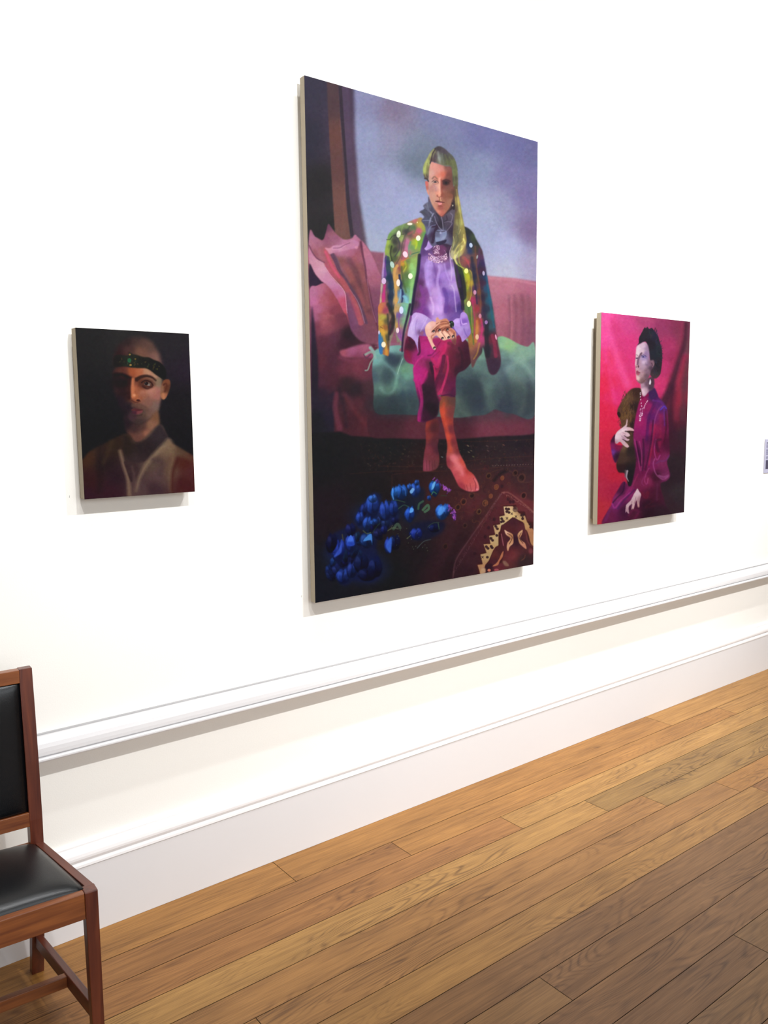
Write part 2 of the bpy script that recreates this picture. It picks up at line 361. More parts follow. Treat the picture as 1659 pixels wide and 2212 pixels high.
    def dot(s, x, y, rx, ry, col, a=1.0, rot=0, soft=None):
        ox, oy, k = s.v; cx, cy = ox+x/k, oy+y/k; rx, ry = rx/k, ry/k
        R = max(rx, ry)*1.6+1
        g = s.grid(np.array([(cx-R, cy-R), (cx+R, cy+R)]), 0)
        if g is None: return
        c, n = math.cos(rot), math.sin(rot); X, Y = g[4]-cx, g[5]-cy
        u = (X*c+Y*n)/rx; v = (-X*n+Y*c)/ry; D = np.sqrt(u*u+v*v)
        if soft is None: m = np.clip((1-D)*min(rx, ry)*1.2+.5, 0, 1)
        else: m = np.clip((1+soft-D)/(2*soft), 0, 1); m = m*m*(3-2*m)
        s.lay(g, m, col, a)
    def wash(s, col):
        g = s.grid(np.array([(s.x0, s.y0), (s.x1, s.y1)]), 0)
        s.lay(g, np.ones((g[3]-g[2], g[1]-g[0]), np.float32), col, 1)
    def mottle(s, amp=5, cell=5, seed=1, gamma=1.0, sat=1.0):
        g = s.img.mean(axis=2, keepdims=True); s.img = 255*(np.clip(g+(s.img-g)*sat, 0, 255)/255)**gamma
        r = np.random.RandomState(seed)
        for c, k in ((cell, 1.0), (cell/2.2, .8), (1.0, .45)):
            h, w = int(s.H/(c*s.S))+3, int(s.W/(c*s.S))+3
            n = r.randn(h, w, 3)*.6+r.randn(h, w, 1)
            yy = np.linspace(0, h-1.001, s.H); xx = np.linspace(0, w-1.001, s.W)
            yi = yy.astype(int); xi = xx.astype(int); fy = (yy-yi)[:, None, None]; fx = (xx-xi)[None, :, None]
            n = (n[yi][:, xi]*(1-fy)+n[yi+1][:, xi]*fy)*(1-fx)+(n[yi][:, xi+1]*(1-fy)+n[yi+1][:, xi+1]*fy)*fx
            lum = .45+s.img.mean(axis=2, keepdims=True)/160.
            s.img += (n*amp*k*np.clip(lum, .4, 1.3)).astype(np.float32)
        s.img = np.clip(s.img, 0, 255)

def paint_dark_portrait():
    q = Paint((150, 695, 430, 1090)); q.view(130, 680, 5.028)
    q.wash([(300, 300, (33, 32, 33)), (1300, 300, (38, 35, 39)), (700, 200, (40, 38, 38)), (300, 900, (28, 28, 30)), (1300, 900, (30, 28, 31)), (300, 1300, (26, 26, 28)), (1350, 1300, (28, 27, 30)), (1400, 600, (42, 32, 45))])
    q.poly("600,560 600,400 670,300 780,248 880,240 980,280 1050,370 1090,470 1100,600 1000,640 700,620",
           [(630, 400, (44, 26, 29)), (720, 300, (46, 32, 33)), (900, 300, (84, 60, 52)), (1000, 340, (92, 66, 58)), (880, 400, (112, 76, 62)), (1040, 470, (122, 86, 76)), (740, 380, (72, 46, 44)), (860, 260, (62, 46, 44)), (640, 460, (62, 32, 32))], 4)
    q.poly("585,600 700,570 850,560 1000,590 1095,660 1112,800 1088,950 1062,1050 960,1140 870,1180 770,1165 690,1080 640,980 592,850 578,700",
           [(620, 700, (40, 24, 30)), (650, 930, (36, 26, 34)), (700, 850, (40, 24, 28)), (700, 625, (88, 48, 40)), (780, 620, (158, 80, 48)), (860, 620, (170, 96, 64)), (950, 610, (176, 128, 100)), (1030, 660, (166, 122, 98)), (1080, 720, (122, 104, 84)), (800, 790, (182, 104, 70)), (815, 880, (176, 98, 62)), (900, 880, (148, 92, 72)), (1000, 830, (172, 116, 100)), (1055, 860, (156, 98, 88)), (950, 950, (130, 88, 76)), (1040, 990, (118, 92, 84)), (900, 1070, (88, 66, 56)), (970, 1070, (112, 82, 72)), (880, 1140, (78, 58, 54)), (790, 1110, (66, 44, 50)), (730, 1000, (38, 28, 36)), (735, 730, (38, 22, 26)), (745, 860, (46, 26, 28)), (860, 760, (128, 70, 48)), (690, 1060, (32, 25, 31))], 2.5)
    q.poly("1100,760 1125,710 1160,698 1192,712 1198,770 1178,840 1140,912 1104,910 1088,850", [(1170, 730, (118, 68, 46)), (1130, 890, (166, 106, 74)), (1150, 800, (92, 52, 36)), (1105, 800, (136, 94, 72)), (1190, 780, (92, 54, 40))], 1)
    q.line("1125,760 1150,745 1160,780 1140,830", 18, (84, 44, 32), .8, 1.2)
    q.line("1120,860 1125,900", 22, (182, 120, 84), .7, 1.5)
    q.poly("700,1090 770,1160 870,1176 960,1135 1055,1040 1078,1185 1010,1260 930,1350 860,1380 800,1372 740,1300 700,1200",
           [(740, 1180, (40, 28, 34)), (800, 1230, (62, 42, 42)), (880, 1220, (84, 56, 50)), (1040, 1120, (118, 80, 58)), (1000, 1200, (136, 94, 72)), (940, 1290, (146, 94, 74)), (880, 1330, (104, 66, 56)), (775, 1330, (104, 66, 56)), (850, 1190, (60, 42, 42))], 2.5)
    q.poly("590,455 640,432 735,442 755,408 790,425 850,440 905,458 965,462 1020,488 1092,520 1150,600 1140,700 1060,665 985,608 930,580 850,578 770,572 700,560 590,560",
           [(620, 500, (30, 27, 26)), (760, 500, (36, 40, 32)), (900, 500, (30, 30, 26)), (1080, 580, (24, 25, 24))], .8)
    q.rng.seed(3)
    for i in range(46):
        x, y = q.rng.uniform(640, 1090), q.rng.uniform(-34, 46); q.dot(x, 500+y+max(0, x-850)*.28, q.rng.uniform(6, 14), 7, [(60, 54, 34), (22, 26, 20), (48, 58, 40), (74, 64, 36)][i % 4], .7, q.rng.uniform(0, 3))
    q.dot(755, 495, 20, 24, (38, 92, 62)); q.dot(760, 432, 11, 9, (140, 116, 62)); q.dot(768, 545, 13, 10, (150, 118, 58)); q.dot(820, 480, 10, 9, (106, 88, 46))
    q.dot(670, 740, 110, 60, (30, 20, 26), .9, 0, .7); q.line("600,650 680,650 765,690", 36, (26, 19, 22), .9, 2.5)
    q.line("835,702 880,676 940,664 1000,680 1040,712", 46, (44, 26, 23), .9, 1.8, 16)
    q.dot(940, 745, 88, 56, (74, 40, 32), .85, .1, .45); q.dot(948, 750, 36, 15, (104, 92, 82), .9); q.dot(938, 744, 20, 19, (36, 25, 24)); q.line("885,735 930,712 985,730 1010,765", 11, (40, 24, 22), .9, .8)
    q.line("900,775 950,800 1000,778", 20, (58, 30, 26), .8, 1.4); q.dot(964, 762, 16, 6, (150, 144, 134), .85); q.dot(932, 737, 3, 3, (150, 140, 134))
    q.line("885,840 940,835 1020,800", 34, (178, 118, 98), .5, 3)
    q.line("792,700 786,780 790,880", 34, (196, 116, 78), .85, 2.2, 46); q.line("755,700 750,800 752,900", 34, (50, 26, 26), .85, 2.5)
    q.dot(806, 872, 17, 15, (216, 146, 108), .8, 0, .6); q.dot(848, 926, 20, 10, (60, 28, 24)); q.dot(880, 900, 16, 22, (150, 88, 64), .8, 0, .6); q.line("775,925 820,948 870,935", 12, (80, 40, 32), .8, 1)
    q.line("790,985 850,970 920,1000 950,1040", 30, (98, 70, 60), .7, 2.5)
    q.poly("770,1032 805,1012 840,1016 905,1030 860,1044 800,1044", (84, 40, 44), .6); q.poly("785,1048 850,1044 898,1038 880,1066 830,1080 795,1068", [(800, 1060, (70, 34, 48)), (860, 1056, (118, 60, 64))], .7)
    q.line("800,1096 860,1092 890,1080", 12, (56, 38, 36), .7, 1.2); q.dot(850, 1150, 60, 22, (60, 46, 44), .7, 0, .7)
    q.poly("240,1570 320,1480 480,1395 640,1312 745,1290 805,1372 870,1376 1078,1185 1180,1358 1300,1440 1450,1530 1560,1620 1600,2060 700,2100 160,2100 150,1640",
           [(300, 1540, (70, 44, 30)), (420, 1450, (56, 38, 32)), (330, 1800, (56, 28, 30)), (560, 1400, (50, 36, 28)), (600, 1750, (46, 28, 36)), (480, 1600, (40, 28, 30)), (780, 1680, (60, 42, 44)), (560, 1920, (56, 28, 38)), (300, 1960, (54, 26, 38)), (980, 1620, (88, 70, 60)), (1180, 1440, (122, 98, 78)), (1060, 1740, (90, 66, 66)), (1180, 1700, (100, 76, 62)), (1350, 1600, (78, 34, 28)), (1350, 1830, (72, 30, 32)), (1310, 1470, (84, 62, 48)), (1020, 1880, (66, 44, 50)), (860, 1900, (86, 64, 64)), (1440, 1700, (84, 42, 44))], 2)
    q.poly("690,1300 740,1330 790,1390 880,1376 960,1320 1078,1190 1140,1262 1182,1372 1085,1440 965,1560 850,1604 730,1570 680,1450", [(740, 1420, (44, 34, 30)), (900, 1450, (44, 34, 36)), (1090, 1290, (52, 42, 46)), (840, 1570, (56, 42, 44))], 2)
    q.line("650,1480 690,1640 735,1780 748,1950", 38, (128, 102, 84), .8, 3, 46); q.line("700,1600 740,1720 770,1800", 18, (46, 30, 34), .8, 2)
    q.line("1175,1368 1070,1470 960,1590 870,1740 820,1900", 60, (136, 112, 90), .75, 4, 26); q.line("1195,1390 1225,1500 1205,1700 1200,1900", 60, (122, 96, 74), .6, 5, 34)
    q.line("1240,1480 1300,1500 1420,1560", 50, (106, 84, 64), .35, 5); q.line("1275,1560 1225,1700 1215,1900", 34, (70, 30, 28), .8, 4); q.line("1010,1570 1100,1600 1080,1720", 50, (74, 54, 56), .6, 5)
    q.line("780,1650 810,1800 800,1960", 26, (90, 66, 64), .6, 3); q.line("440,1440 420,1650 430,1900", 60, (36, 26, 28), .5, 6); q.line("560,1380 520,1500 470,1600", 40, (72, 54, 36), .5, 5)
    q.mottle(1.8, 4, 3, 1.04, .97); return q

def paint_magenta_portrait():
    q = Paint((1270, 665, 1500, 1145)); q.view(1260, 650, 6.381); B = 1531.5
    bg = [(290, 230, (238, 84, 156)), (300, 500, (238, 80, 156)), (260, 900, (236, 56, 116)), (260, 1200, (232, 44, 84)), (300, 1500, (224, 40, 80)), (450, 420, (214, 62, 126)), (600, 330, (206, 70, 134)), (600, 600, (214, 58, 124)), (650, 900, (220, 56, 122)), (590, 1120, (226, 54, 110)), (430, 950, (236, 62, 124)), (330, 1080, (228, 46, 84)), (430, 1300, (226, 52, 120)), (380, 820, (228, 60, 110)), (850, 260, (176, 70, 116)), (1100, 340, (150, 56, 98)), (1300, 320, (136, 50, 84)), (1180, 620, (172, 52, 102)), (1150, 900, (188, 52, 108)), (1080, 1150, (206, 54, 112)), (1270, 800, (150, 44, 86)), (1400, 330, (112, 56, 76)), (1440, 600, (110, 64, 76)), (1420, 900, (124, 52, 70)), (1400, 1100, (112, 50, 66)), (1320, 1350, (140, 42, 62)), (1400, 1500, (96, 42, 58)),
          (250, B+150, (222, 42, 78)), (330, B+400, (208, 40, 72)), (300, B+700, (196, 40, 70)), (260, B+1000, (186, 42, 74)), (240, B+1350, (192, 48, 66)), (430, B+880, (196, 38, 66)), (430, B+1050, (176, 36, 74)), (1260, B+150, (90, 32, 52)), (1240, B+350, (62, 30, 46)), (1350, B+300, (58, 38, 48)), (1300, B+700, (50, 36, 44)), (1300, B+1100, (56, 46, 52)), (1150, B+1250, (58, 38, 48)), (1200, B+900, (48, 32, 42))]
    q.wash(bg)
    q.line("310,230 380,520 500,850 620,1160", 60, (240, 92, 160), .5, 6, 90); q.line("260,420 330,900 420,1380", 46, (238, 72, 146), .6, 5, 60); q.line("430,700 520,980 590,1130", 50, (238, 84, 150), .5, 7); q.line("420,300 520,640 640,950", 60, (196, 52, 108), .3, 8)
    q.line("320,900 350,1200 400,1500", 50, (226, 42, 80), .6, 6)
    q.line("1412,300 1385,560 1290,880 1180,1230 1090,1420", 44, (72, 34, 52), .9, 4, 120); q.line("1360,300 1340,560 1240,860 1130,1180", 50, (166, 44, 82), .5, 6)
    q.line("1400,760 1330,1050 1280,1300 1260,1600", 60, (160, 44, 72), .65, 6, 90); q.line("1230,1180 1200,1500 1230,1800", 90, (62, 28, 48), .8, 8); q.line("1440,800 1390,1200 1370,1600", 44, (88, 52, 64), .6, 5)
    q.line("1330,1000 1290,1200", 26, (176, 50, 78), .5, 4)
    # fur wrap
    fur = [(600, 1350, (108, 76, 54)), (720, 1260, (62, 40, 36)), (560, 1500, (112, 80, 46)), (640, 1300, (98, 68, 50)), (700, 1450, (50, 34, 36)), (500, 1480, (86, 56, 48)), (600, 1600, (116, 82, 48)), (690, B+150, (44, 30, 34)), (560, B+150, (100, 68, 48)), (560, B+480, (104, 78, 58)), (640, B+520, (48, 36, 38)), (520, B+640, (76, 54, 46)), (520, B+780, (54, 32, 36)), (620, B+800, (36, 30, 36)), (640, B+950, (32, 30, 36))]
    q.poly("800,1215 720,1190 640,1222 560,1320 505,1415 468,1500 478,1580 510,1650 530,1800 560,1960 500,2010 470,2150 448,2260 480,2355 560,2370 590,2440 620,2560 700,2480 740,2100 720,1800 760,1500 800,1380", fur, 1.2)
    q.rng.seed(9)
    for i in range(420):
        x, y = q.rng.uniform(480, 760), q.rng.uniform(1230, 1800)
        if x < 700-(y-1500)*0.05 and x > 560-(y-1230)*.3: q.line([(x, y), (x+q.rng.uniform(-16, 10), y+q.rng.uniform(16, 44))], 7, [(126, 92, 62), (84, 58, 46), (56, 38, 36), (112, 78, 54), (70, 44, 40)][i % 5], .6, .7)
    q.dot(488, 1560, 22, 40, (40, 26, 30), .9, -.3); q.line("600,2340 590,2420 618,2480", 30, (176, 160, 172), .9, 1, 8); q.line("575,2330 570,2420", 16, (110, 90, 100), .8, 1)
    # dress
    dress = [(820, 1370, (156, 26, 86)), (900, 1450, (152, 30, 92)), (1020, 1400, (96, 36, 104)), (1100, 1450, (84, 36, 100)), (780, 1650, (164, 32, 100)), (850, 1800, (150, 32, 104)), (960, 1330, (72, 34, 84)), (960, 1600, (96, 30, 100)), (1060, 1600, (132, 34, 96)), (1120, 1650, (112, 26, 68)), (980, 1750, (146, 28, 78)), (900, 1900, (84, 26, 72)), (760, 1900, (136, 30, 92)), (1150, 1950, (76, 22, 52)), (1050, 1900, (120, 22, 64)), (860, 2050, (112, 30, 84)), (760, 2100, (76, 24, 60)), (960, 2080, (120, 24, 64)), (780, 2330, (112, 26, 74)), (950, 2250, (126, 32, 88)), (1100, 2200, (128, 40, 88)), (1130, 2420, (122, 44, 92)), (1000, 2420, (66, 22, 44)), (880, 2480, (136, 38, 84)), (800, 2560, (124, 34, 76)), (620, 2650, (140, 36, 100)), (520, 2620, (76, 26, 64)), (470, 2720, (142, 46, 104)), (440, 2800, (130, 40, 108)), (340, 2950, (112, 34, 76)), (560, 2880, (70, 24, 58)), (700, 2920, (84, 28, 56)), (900, 2820, (52, 24, 42)), (1000, 2650, (76, 26, 50)), (900, 2950, (50, 24, 38)), (1050, 2950, (52, 32, 44)), (880, 2650, (86, 26, 52))]
    q.poly("785,1330 800,1300 850,1285 900,1230 960,1190 1000,1230 1015,1290 1110,1390 1150,1460 1165,1600 1180,1850 1190,2100 1150,2210 1195,2390 1150,2470 1060,2520 1100,2700 1150,2850 1180,2960 600,3050 255,3085 330,2890 385,2800 400,2720 470,2600 555,2480 640,2560 690,2400 720,2200 690,1950 690,1750 735,1500", dress, 1.1)
    for t, w, c, a in (("1010,1300 980,1400 900,1600 870,1900", 40, (78, 26, 88), .6), ("960,1360 1060,1380 1110,1480 1120,1700", 26, (106, 44, 128), .7), ("1075,1440 1040,1480 990,1600 950,1800", 18, (150, 66, 130), .7),
                       ("1140,1470 1110,1440 1060,1490", 16, (92, 60, 190), .9), ("700,1900 750,2150 780,2330", 16, (176, 66, 130), .6), ("770,1930 800,2100 800,2330", 12, (186, 74, 132), .6), ("820,1900 830,2100 810,2330", 22, (64, 22, 56), .7), ("730,1930 790,2260", 20, (56, 20, 50), .7),
                       ("960,1640 935,1900 880,2200 850,2320", 22, (70, 20, 54), .7), ("985,1700 950,1950 900,2250", 22, (168, 36, 78), .6), ("1000,1900 975,2050 1010,2180 1055,2120", 14, (170, 60, 130), .8), ("1060,1560 1060,1800 1050,2000", 30, (142, 34, 74), .5), ("1130,1520 1140,1750 1110,1950", 26, (72, 20, 48), .6), ("1030,2060 1000,1930 1060,1900", 40, (54, 18, 44), .5),
                       ("980,2170 960,2250 1000,2380 1090,2450 1160,2420", 16, (176, 90, 148), .6), ("1000,2230 1050,2200 1130,2190 1180,2120", 22, (110, 50, 110), .6), ("1040,2400 1100,2420 1170,2400", 26, (160, 84, 140), .6), ("900,2300 860,2380 840,2470 870,2520 890,2440", 12, (170, 70, 128), .7), ("830,2420 800,2500 830,2540", 10, (150, 60, 120), .6),
                       ("750,2380 700,2480 650,2600", 16, (168, 52, 100), .5), ("560,2500 540,2620 450,2720 400,2780", 16, (46, 20, 50), .7), ("390,2790 430,2850 520,2740 640,2640", 18, (182, 66, 150), .6), ("700,2600 560,2740 470,2860", 22, (70, 30, 84), .6), ("640,2560 600,2640 520,2700", 18, (150, 44, 110), .5), ("350,2900 300,3020", 40, (120, 44, 110), .5), ("620,2950 680,2880 760,2900 700,3000", 30, (116, 32, 76), .5),
                       ("1020,2520 1010,2650 1010,2740", 26, (100, 44, 78), .5), ("880,2640 860,2700 800,2640", 50, (116, 28, 56), .6), ("960,2760 850,2840 980,2820", 20, (84, 26, 46), .5)):
        q.line(t, w, c, a, 1.4)
    # sleeve of the raised arm
    q.poly("440,1830 385,1900 368,1960 380,2050 400,2150 440,2230 480,2150 510,2050 540,1990 470,1980 435,1950", [(390, 2000, (134, 32, 92)), (400, 2080, (112, 56, 150)), (470, 2010, (130, 24, 70)), (460, 2120, (52, 24, 44)), (410, 1900, (66, 22, 52))], 1)
    # collar and necklace
    q.poly("905,1225 970,1185 1002,1240 1018,1300 930,1350 900,1300", (66, 34, 84), .8); q.poly("790,1310 800,1350 840,1320 900,1300 880,1260 830,1300", (128, 18, 70), .6)
    # neck, head
    q.poly("790,1100 880,1060 965,1040 968,1190 900,1240 850,1300 818,1302 798,1240", [(820, 1230, (226, 196, 208)), (812, 1160, (180, 140, 160)), (870, 1140, (110, 80, 98)), (860, 1220, (190, 152, 172)), (940, 1120, (74, 52, 66)), (920, 1190, (74, 50, 70))], .8)
    q.poly("735,612 762,575 765,510 785,465 815,410 842,362 862,372 880,352 905,380 938,366 975,400 1000,435 1030,480 1052,560 1078,650 1084,800 1066,960 1050,1010 1000,1058 945,1045 905,970 915,850 900,700 860,560 790,585",
           [(850, 420, (46, 40, 48)), (960, 450, (44, 42, 60)), (1000, 700, (40, 44, 54)), (1030, 900, (42, 36, 44)), (960, 950, (56, 44, 54)), (960, 1020, (76, 56, 62)), (900, 600, (40, 32, 42))], .7)
    q.rng.seed(5)
    for i in range(60):
        a = q.rng.uniform(-1.7, 1.3); r = q.rng.uniform(.55, 1); x, y = 930+150*r*math.cos(a), 700+330*r*math.sin(a); q.line([(x, y), (x+18*math.cos(a), y+30*math.sin(a))], 12, [(52, 54, 78), (30, 28, 34), (46, 60, 58), (58, 46, 58)][i % 4], .6, .9)
    q.poly("735,622 790,582 842,560 885,600 905,690 915,800 940,808 965,808 978,850 962,910 930,950 915,1010 870,1085 810,1132 760,1118 728,1070 722,1010 716,940 713,880 716,800 722,700",
           [(750, 650, (222, 196, 208)), (820, 620, (206, 176, 194)), (880, 640, (150, 120, 146)), (735, 720, (232, 206, 212)), (800, 690, (214, 184, 198)), (870, 720, (148, 118, 156)), (830, 770, (140, 118, 166)), (735, 800, (170, 134, 150)), (725, 860, (206, 156, 168)), (770, 860, (172, 134, 156)), (830, 840, (212, 186, 210)), (830, 900, (178, 146, 166)), (880, 950, (138, 106, 122)), (740, 1060, (226, 190, 184)), (800, 1010, (178, 140, 148)), (810, 1090, (128, 92, 98)), (880, 860, (128, 98, 124)), (945, 850, (126, 92, 108)), (930, 920, (80, 58, 76)), (870, 1030, (108, 80, 92)), (730, 960, (200, 156, 164))], .8)
    q.line("800,712 772,760 752,820 745,880", 22, (110, 76, 100), .8, 1, 26); q.line("735,760 722,830 718,875", 18, (220, 184, 192), .8, .8); q.dot(735, 890, 20, 14, (196, 146, 152), .9); q.dot(756, 898, 12, 16, (104, 66, 80), .9); q.dot(728, 905, 9, 7, (120, 70, 84), .9)
    q.line("800,738 780,726 806,715", 9, (94, 68, 84), .8, .7); q.dot(828, 762, 30, 14, (120, 104, 160), .9); q.dot(822, 764, 11, 11, (60, 54, 92)); q.line("795,752 828,738 865,756", 7, (70, 54, 82), .9, .5); q.dot(735, 784, 18, 9, (96, 72, 100), .9); q.dot(736, 786, 8, 7, (50, 40, 62))
    q.line("716,740 735,738 748,748", 7, (120, 86, 104), .8, .5); q.line("800,790 850,800 870,850", 18, (196, 172, 204), .5, 2)
    q.poly("724,966 745,952 762,970 782,978 766,990 730,990", (150, 74, 96), .5); q.poly("728,992 766,990 778,996 760,1018 736,1016", (180, 96, 112), .5); q.line("728,990 780,984", 4, (92, 36, 56), .9, .4)
    q.line("735,1090 790,1122 850,1080", 14, (110, 76, 84), .6, 1.5); q.line("945,830 968,850 950,900", 10, (150, 112, 120), .7, .8); q.line("938,850 950,880", 10, (70, 46, 62), .8, .8)
    q.poly("918,1068 930,1100 926,1136 908,1142 904,1120", (232, 222, 232), .4)
    q.rng.seed(4)
    for t in ("782,1260 785,1330 800,1440", "880,1370 850,1420 830,1470"):
        P = q.curve(np.array([tuple(map(float, p.split(','))) for p in t.split()]), False, 5)
        for p in P[::2]: q.dot(p[0], p[1], 6, 10, (232, 196, 216), .95, q.rng.uniform(-.6, .6))
    for i in range(60):
        y = q.rng.uniform(1465, 1650); w = 26*(1-abs((y-1520)/150.)**1.5) if y < 1650 else 5
        q.dot(800-(y-1500)*.18+q.rng.uniform(-1, 1)*max(w, 6), y, 5, 7, [(236, 204, 222), (210, 150, 186), (150, 70, 120)][i % 3], .95, q.rng.uniform(0, 3))
    # hands
    sk = [(460, B+340, (236, 208, 218)), (540, B+250, (228, 194, 204)), (500, B+420, (204, 168, 178)), (600, B+300, (222, 186, 196)), (680, B+230, (216, 172, 176)), (600, B+470, (214, 176, 178)), (570, B+340, (196, 158, 174)), (440, B+420, (170, 134, 152)), (595, B+120, (206, 168, 170))]
    q.poly("436,1950 432,1870 460,1800 540,1735 578,1700 592,1640 598,1618 606,1640 600,1712 590,1728 640,1735 690,1762 692,1784 640,1780 590,1790 625,1820 640,1850 600,1868 570,1850 600,1890 632,1900 610,1925 560,1915 620,1985 618,2010 590,2012 540,1975 500,1935 462,1962", sk, .5)
    q.line("575,1790 640,1800 690,1800", 14, (52, 34, 40), .8, 1); q.line("560,1850 590,1870 635,1872", 10, (90, 58, 70), .8, .8); q.line("540,1900 590,1928 640,1925", 12, (66, 40, 48), .8, 1); q.line("470,1820 520,1790 590,1760", 16, (244, 222, 230), .6, 1.5)
    q.line("520,1855 560,1890", 7, (160, 120, 136), .7, .8); q.line("540,1810 580,1830", 7, (160, 120, 136), .7, .8)
    q.poly("740,2582 765,2620 792,2665 780,2720 768,2790 768,2838 748,2842 735,2790 728,2745 708,2790 690,2862 668,2876 656,2862 668,2800 655,2800 622,2835 622,2900 626,2930 604,2922 590,2900 574,2916 580,2830 592,2800 650,2740 690,2660 715,2620",
           [(740, 2640, (222, 190, 200)), (700, 2700, (214, 180, 190)), (610, 2800, (206, 172, 182)), (770, 2740, (170, 126, 138)), (680, 2820, (208, 168, 172)), (600, 2890, (190, 146, 158)), (760, 2830, (196, 146, 140))], .5)
    q.line("720,2700 700,2790", 7, (140, 96, 112), .7, .8); q.line("665,2760 650,2820", 8, (150, 108, 124), .6, .8); q.dot(675, 2868, 8, 8, (110, 56, 72)); q.dot(756, 2838, 7, 7, (150, 90, 90))
    q.mottle(2.2, 4, 5, 1.05, .97); return q

def paint_large_portrait():
    q = Paint((640, 150, 1175, 1315)); L = q.line; P = q.poly; D = q.dot
    # ---- wall and window side
    q.view(0, 0, 1)
    q.wash([(800, 215, (132, 134, 170)), (850, 225, (124, 114, 142)), (950, 260, (120, 122, 160)), (1050, 300, (106, 106, 152)), (1120, 320, (98, 98, 142)), (1150, 330, (96, 94, 134)), (790, 300, (142, 148, 182)), (850, 300, (138, 136, 164)), (900, 320, (124, 132, 158)), (900, 345, (102, 114, 132)), (850, 400, (150, 154, 188)), (1040, 360, (126, 134, 164)), (1100, 380, (112, 108, 148)), (1140, 420, (110, 100, 142)), (1080, 440, (136, 136, 166)), (1150, 500, (112, 94, 130)), (1150, 580, (150, 140, 168)), (840, 470, (150, 158, 190)), (900, 440, (152, 158, 194)), (1040, 500, (146, 152, 182)), (1100, 540, (156, 160, 192)), (1100, 590, (166, 168, 186)), (800, 540, (158, 166, 190)), (1050, 460, (146, 154, 180))])
    D(920, 350, 46, 60, (96, 106, 120), .35, 0, .9); D(985, 350, 60, 46, (104, 112, 140), .3, 0, .9); D(855, 250, 50, 26, (126, 108, 130), .4, .6, .9)
    P("640,140 762,140 766,300 775,430 790,520 800,600 640,600", [(680, 200, (52, 48, 66)), (700, 400, (36, 34, 36)), (720, 500, (34, 34, 34)), (665, 300, (44, 42, 58)), (745, 210, (72, 56, 78)), (752, 300, (82, 62, 84)), (765, 400, (84, 62, 80)), (778, 500, (86, 66, 80)), (785, 560, (100, 72, 90))], 3.5, 1, False)
    L("742,170 752,330 764,450 778,530", 18, (90, 70, 96), .5, 4)
    P("703,150 728,150 738,330 748,450 758,530 724,530 716,400 708,260", [(715, 220, (78, 56, 62)), (722, 350, (96, 62, 62)), (735, 450, (112, 74, 68)), (740, 510, (112, 76, 70)), (728, 300, (104, 66, 60))], 1.2, 1, False)
    L("733,180 744,340 752,440 760,510", 7, (52, 42, 54), .9, 1.2); L("736,520 744,400 733,260", 3, (128, 84, 76), .35, 1.5)
    # ---- sofa
    rose = [(1040, 640, (166, 104, 122)), (1100, 620, (170, 104, 122)), (1080, 680, (160, 92, 110)), (1150, 620, (160, 92, 116)), (1130, 660, (134, 78, 92)), (1110, 720, (142, 82, 98)), (1150, 720, (118, 70, 90)), (840, 560, (142, 84, 104)), (840, 640, (140, 84, 104)), (800, 620, (132, 74, 94)), (1060, 740, (156, 92, 106))]
    P("640,600 1180,640 1180,960 640,960", [(700, 800, (84, 40, 54)), (900, 900, (66, 34, 44)), (1150, 900, (96, 46, 60)), (1150, 700, (120, 70, 90))], 1, 1, False)
    P("770,520 800,545 830,548 1000,590 1060,598 1110,602 1180,612 1180,800 640,900 660,640", rose, 2.2, 1, False)
    for x, a in ((1100, .35), (1112, .3), (1128, .35), (1142, .25)): L([(x, 640), (x+3, 690), (x, 745)], 7, (104, 60, 78), a, 3)
    L("1104,650 1106,700 1104,740", 4, (186, 112, 126), .4, 2); L("1055,602 1110,606 1165,617", 5, (186, 124, 140), .5, 2)
    q.view(640, 440, 7.541)
    P("200,540 300,555 420,610 470,500 500,380 525,350 600,450 680,540 780,600 900,580 950,520 1000,560 1060,620 1150,720 1300,1000 1400,1400 1400,1960 1300,2300 900,2300 200,2000",
      [(250, 600, (168, 108, 136)), (350, 650, (164, 102, 124)), (520, 430, (104, 56, 84)), (560, 500, (150, 88, 104)), (600, 580, (152, 92, 118)), (480, 600, (140, 78, 104)), (950, 600, (176, 110, 140)), (800, 700, (182, 118, 152)), (700, 800, (176, 112, 142)), (900, 780, (170, 98, 126)), (1000, 850, (156, 82, 98)), (1040, 1100, (132, 74, 76)), (1100, 700, (120, 62, 84)), (1200, 950, (168, 100, 124)), (1250, 1200, (156, 90, 112)), (1320, 1450, (126, 72, 96)), (1300, 1700, (112, 64, 90)), (700, 950, (130, 76, 76)), (850, 1250, (146, 80, 78)), (1100, 1450, (128, 66, 72)), (1150, 1750, (128, 70, 74)), (950, 1350, (108, 62, 70)), (900, 1850, (110, 62, 96)), (600, 1050, (178, 82, 104)), (400, 800, (164, 96, 104)), (330, 850, (150, 86, 100)), (1380, 900, (130, 66, 88))], 1.2)
    P("1060,620 1080,760 1130,1100 1200,1400 1260,1700 1330,2000 1420,2000 1400,1300 1330,1100 1200,800", [(1120, 800, (176, 106, 130)), (1200, 1000, (172, 104, 134)), (1280, 1250, (160, 90, 112)), (1300, 1500, (124, 70, 94)), (1350, 1850, (112, 62, 92))], 1)
    L("1050,640 1070,800 1120,1050 1140,1250 1200,1500 1260,1800 1340,2100", 34, (96, 46, 70), .8, 1.5, 20); L("1150,1250 1190,1500 1240,1750 1300,1950", 8, (170, 112, 144), .7, .7)
    L("860,950 960,1100 1000,1250 1130,1500 1190,1750", 110, (96, 56, 68), .55, 4); L("940,900 1060,1150 1120,1400 1180,1700", 60, (150, 82, 84), .5, 3.5); L("830,1080 1000,1400 1100,1650", 60, (150, 82, 80), .5, 3)
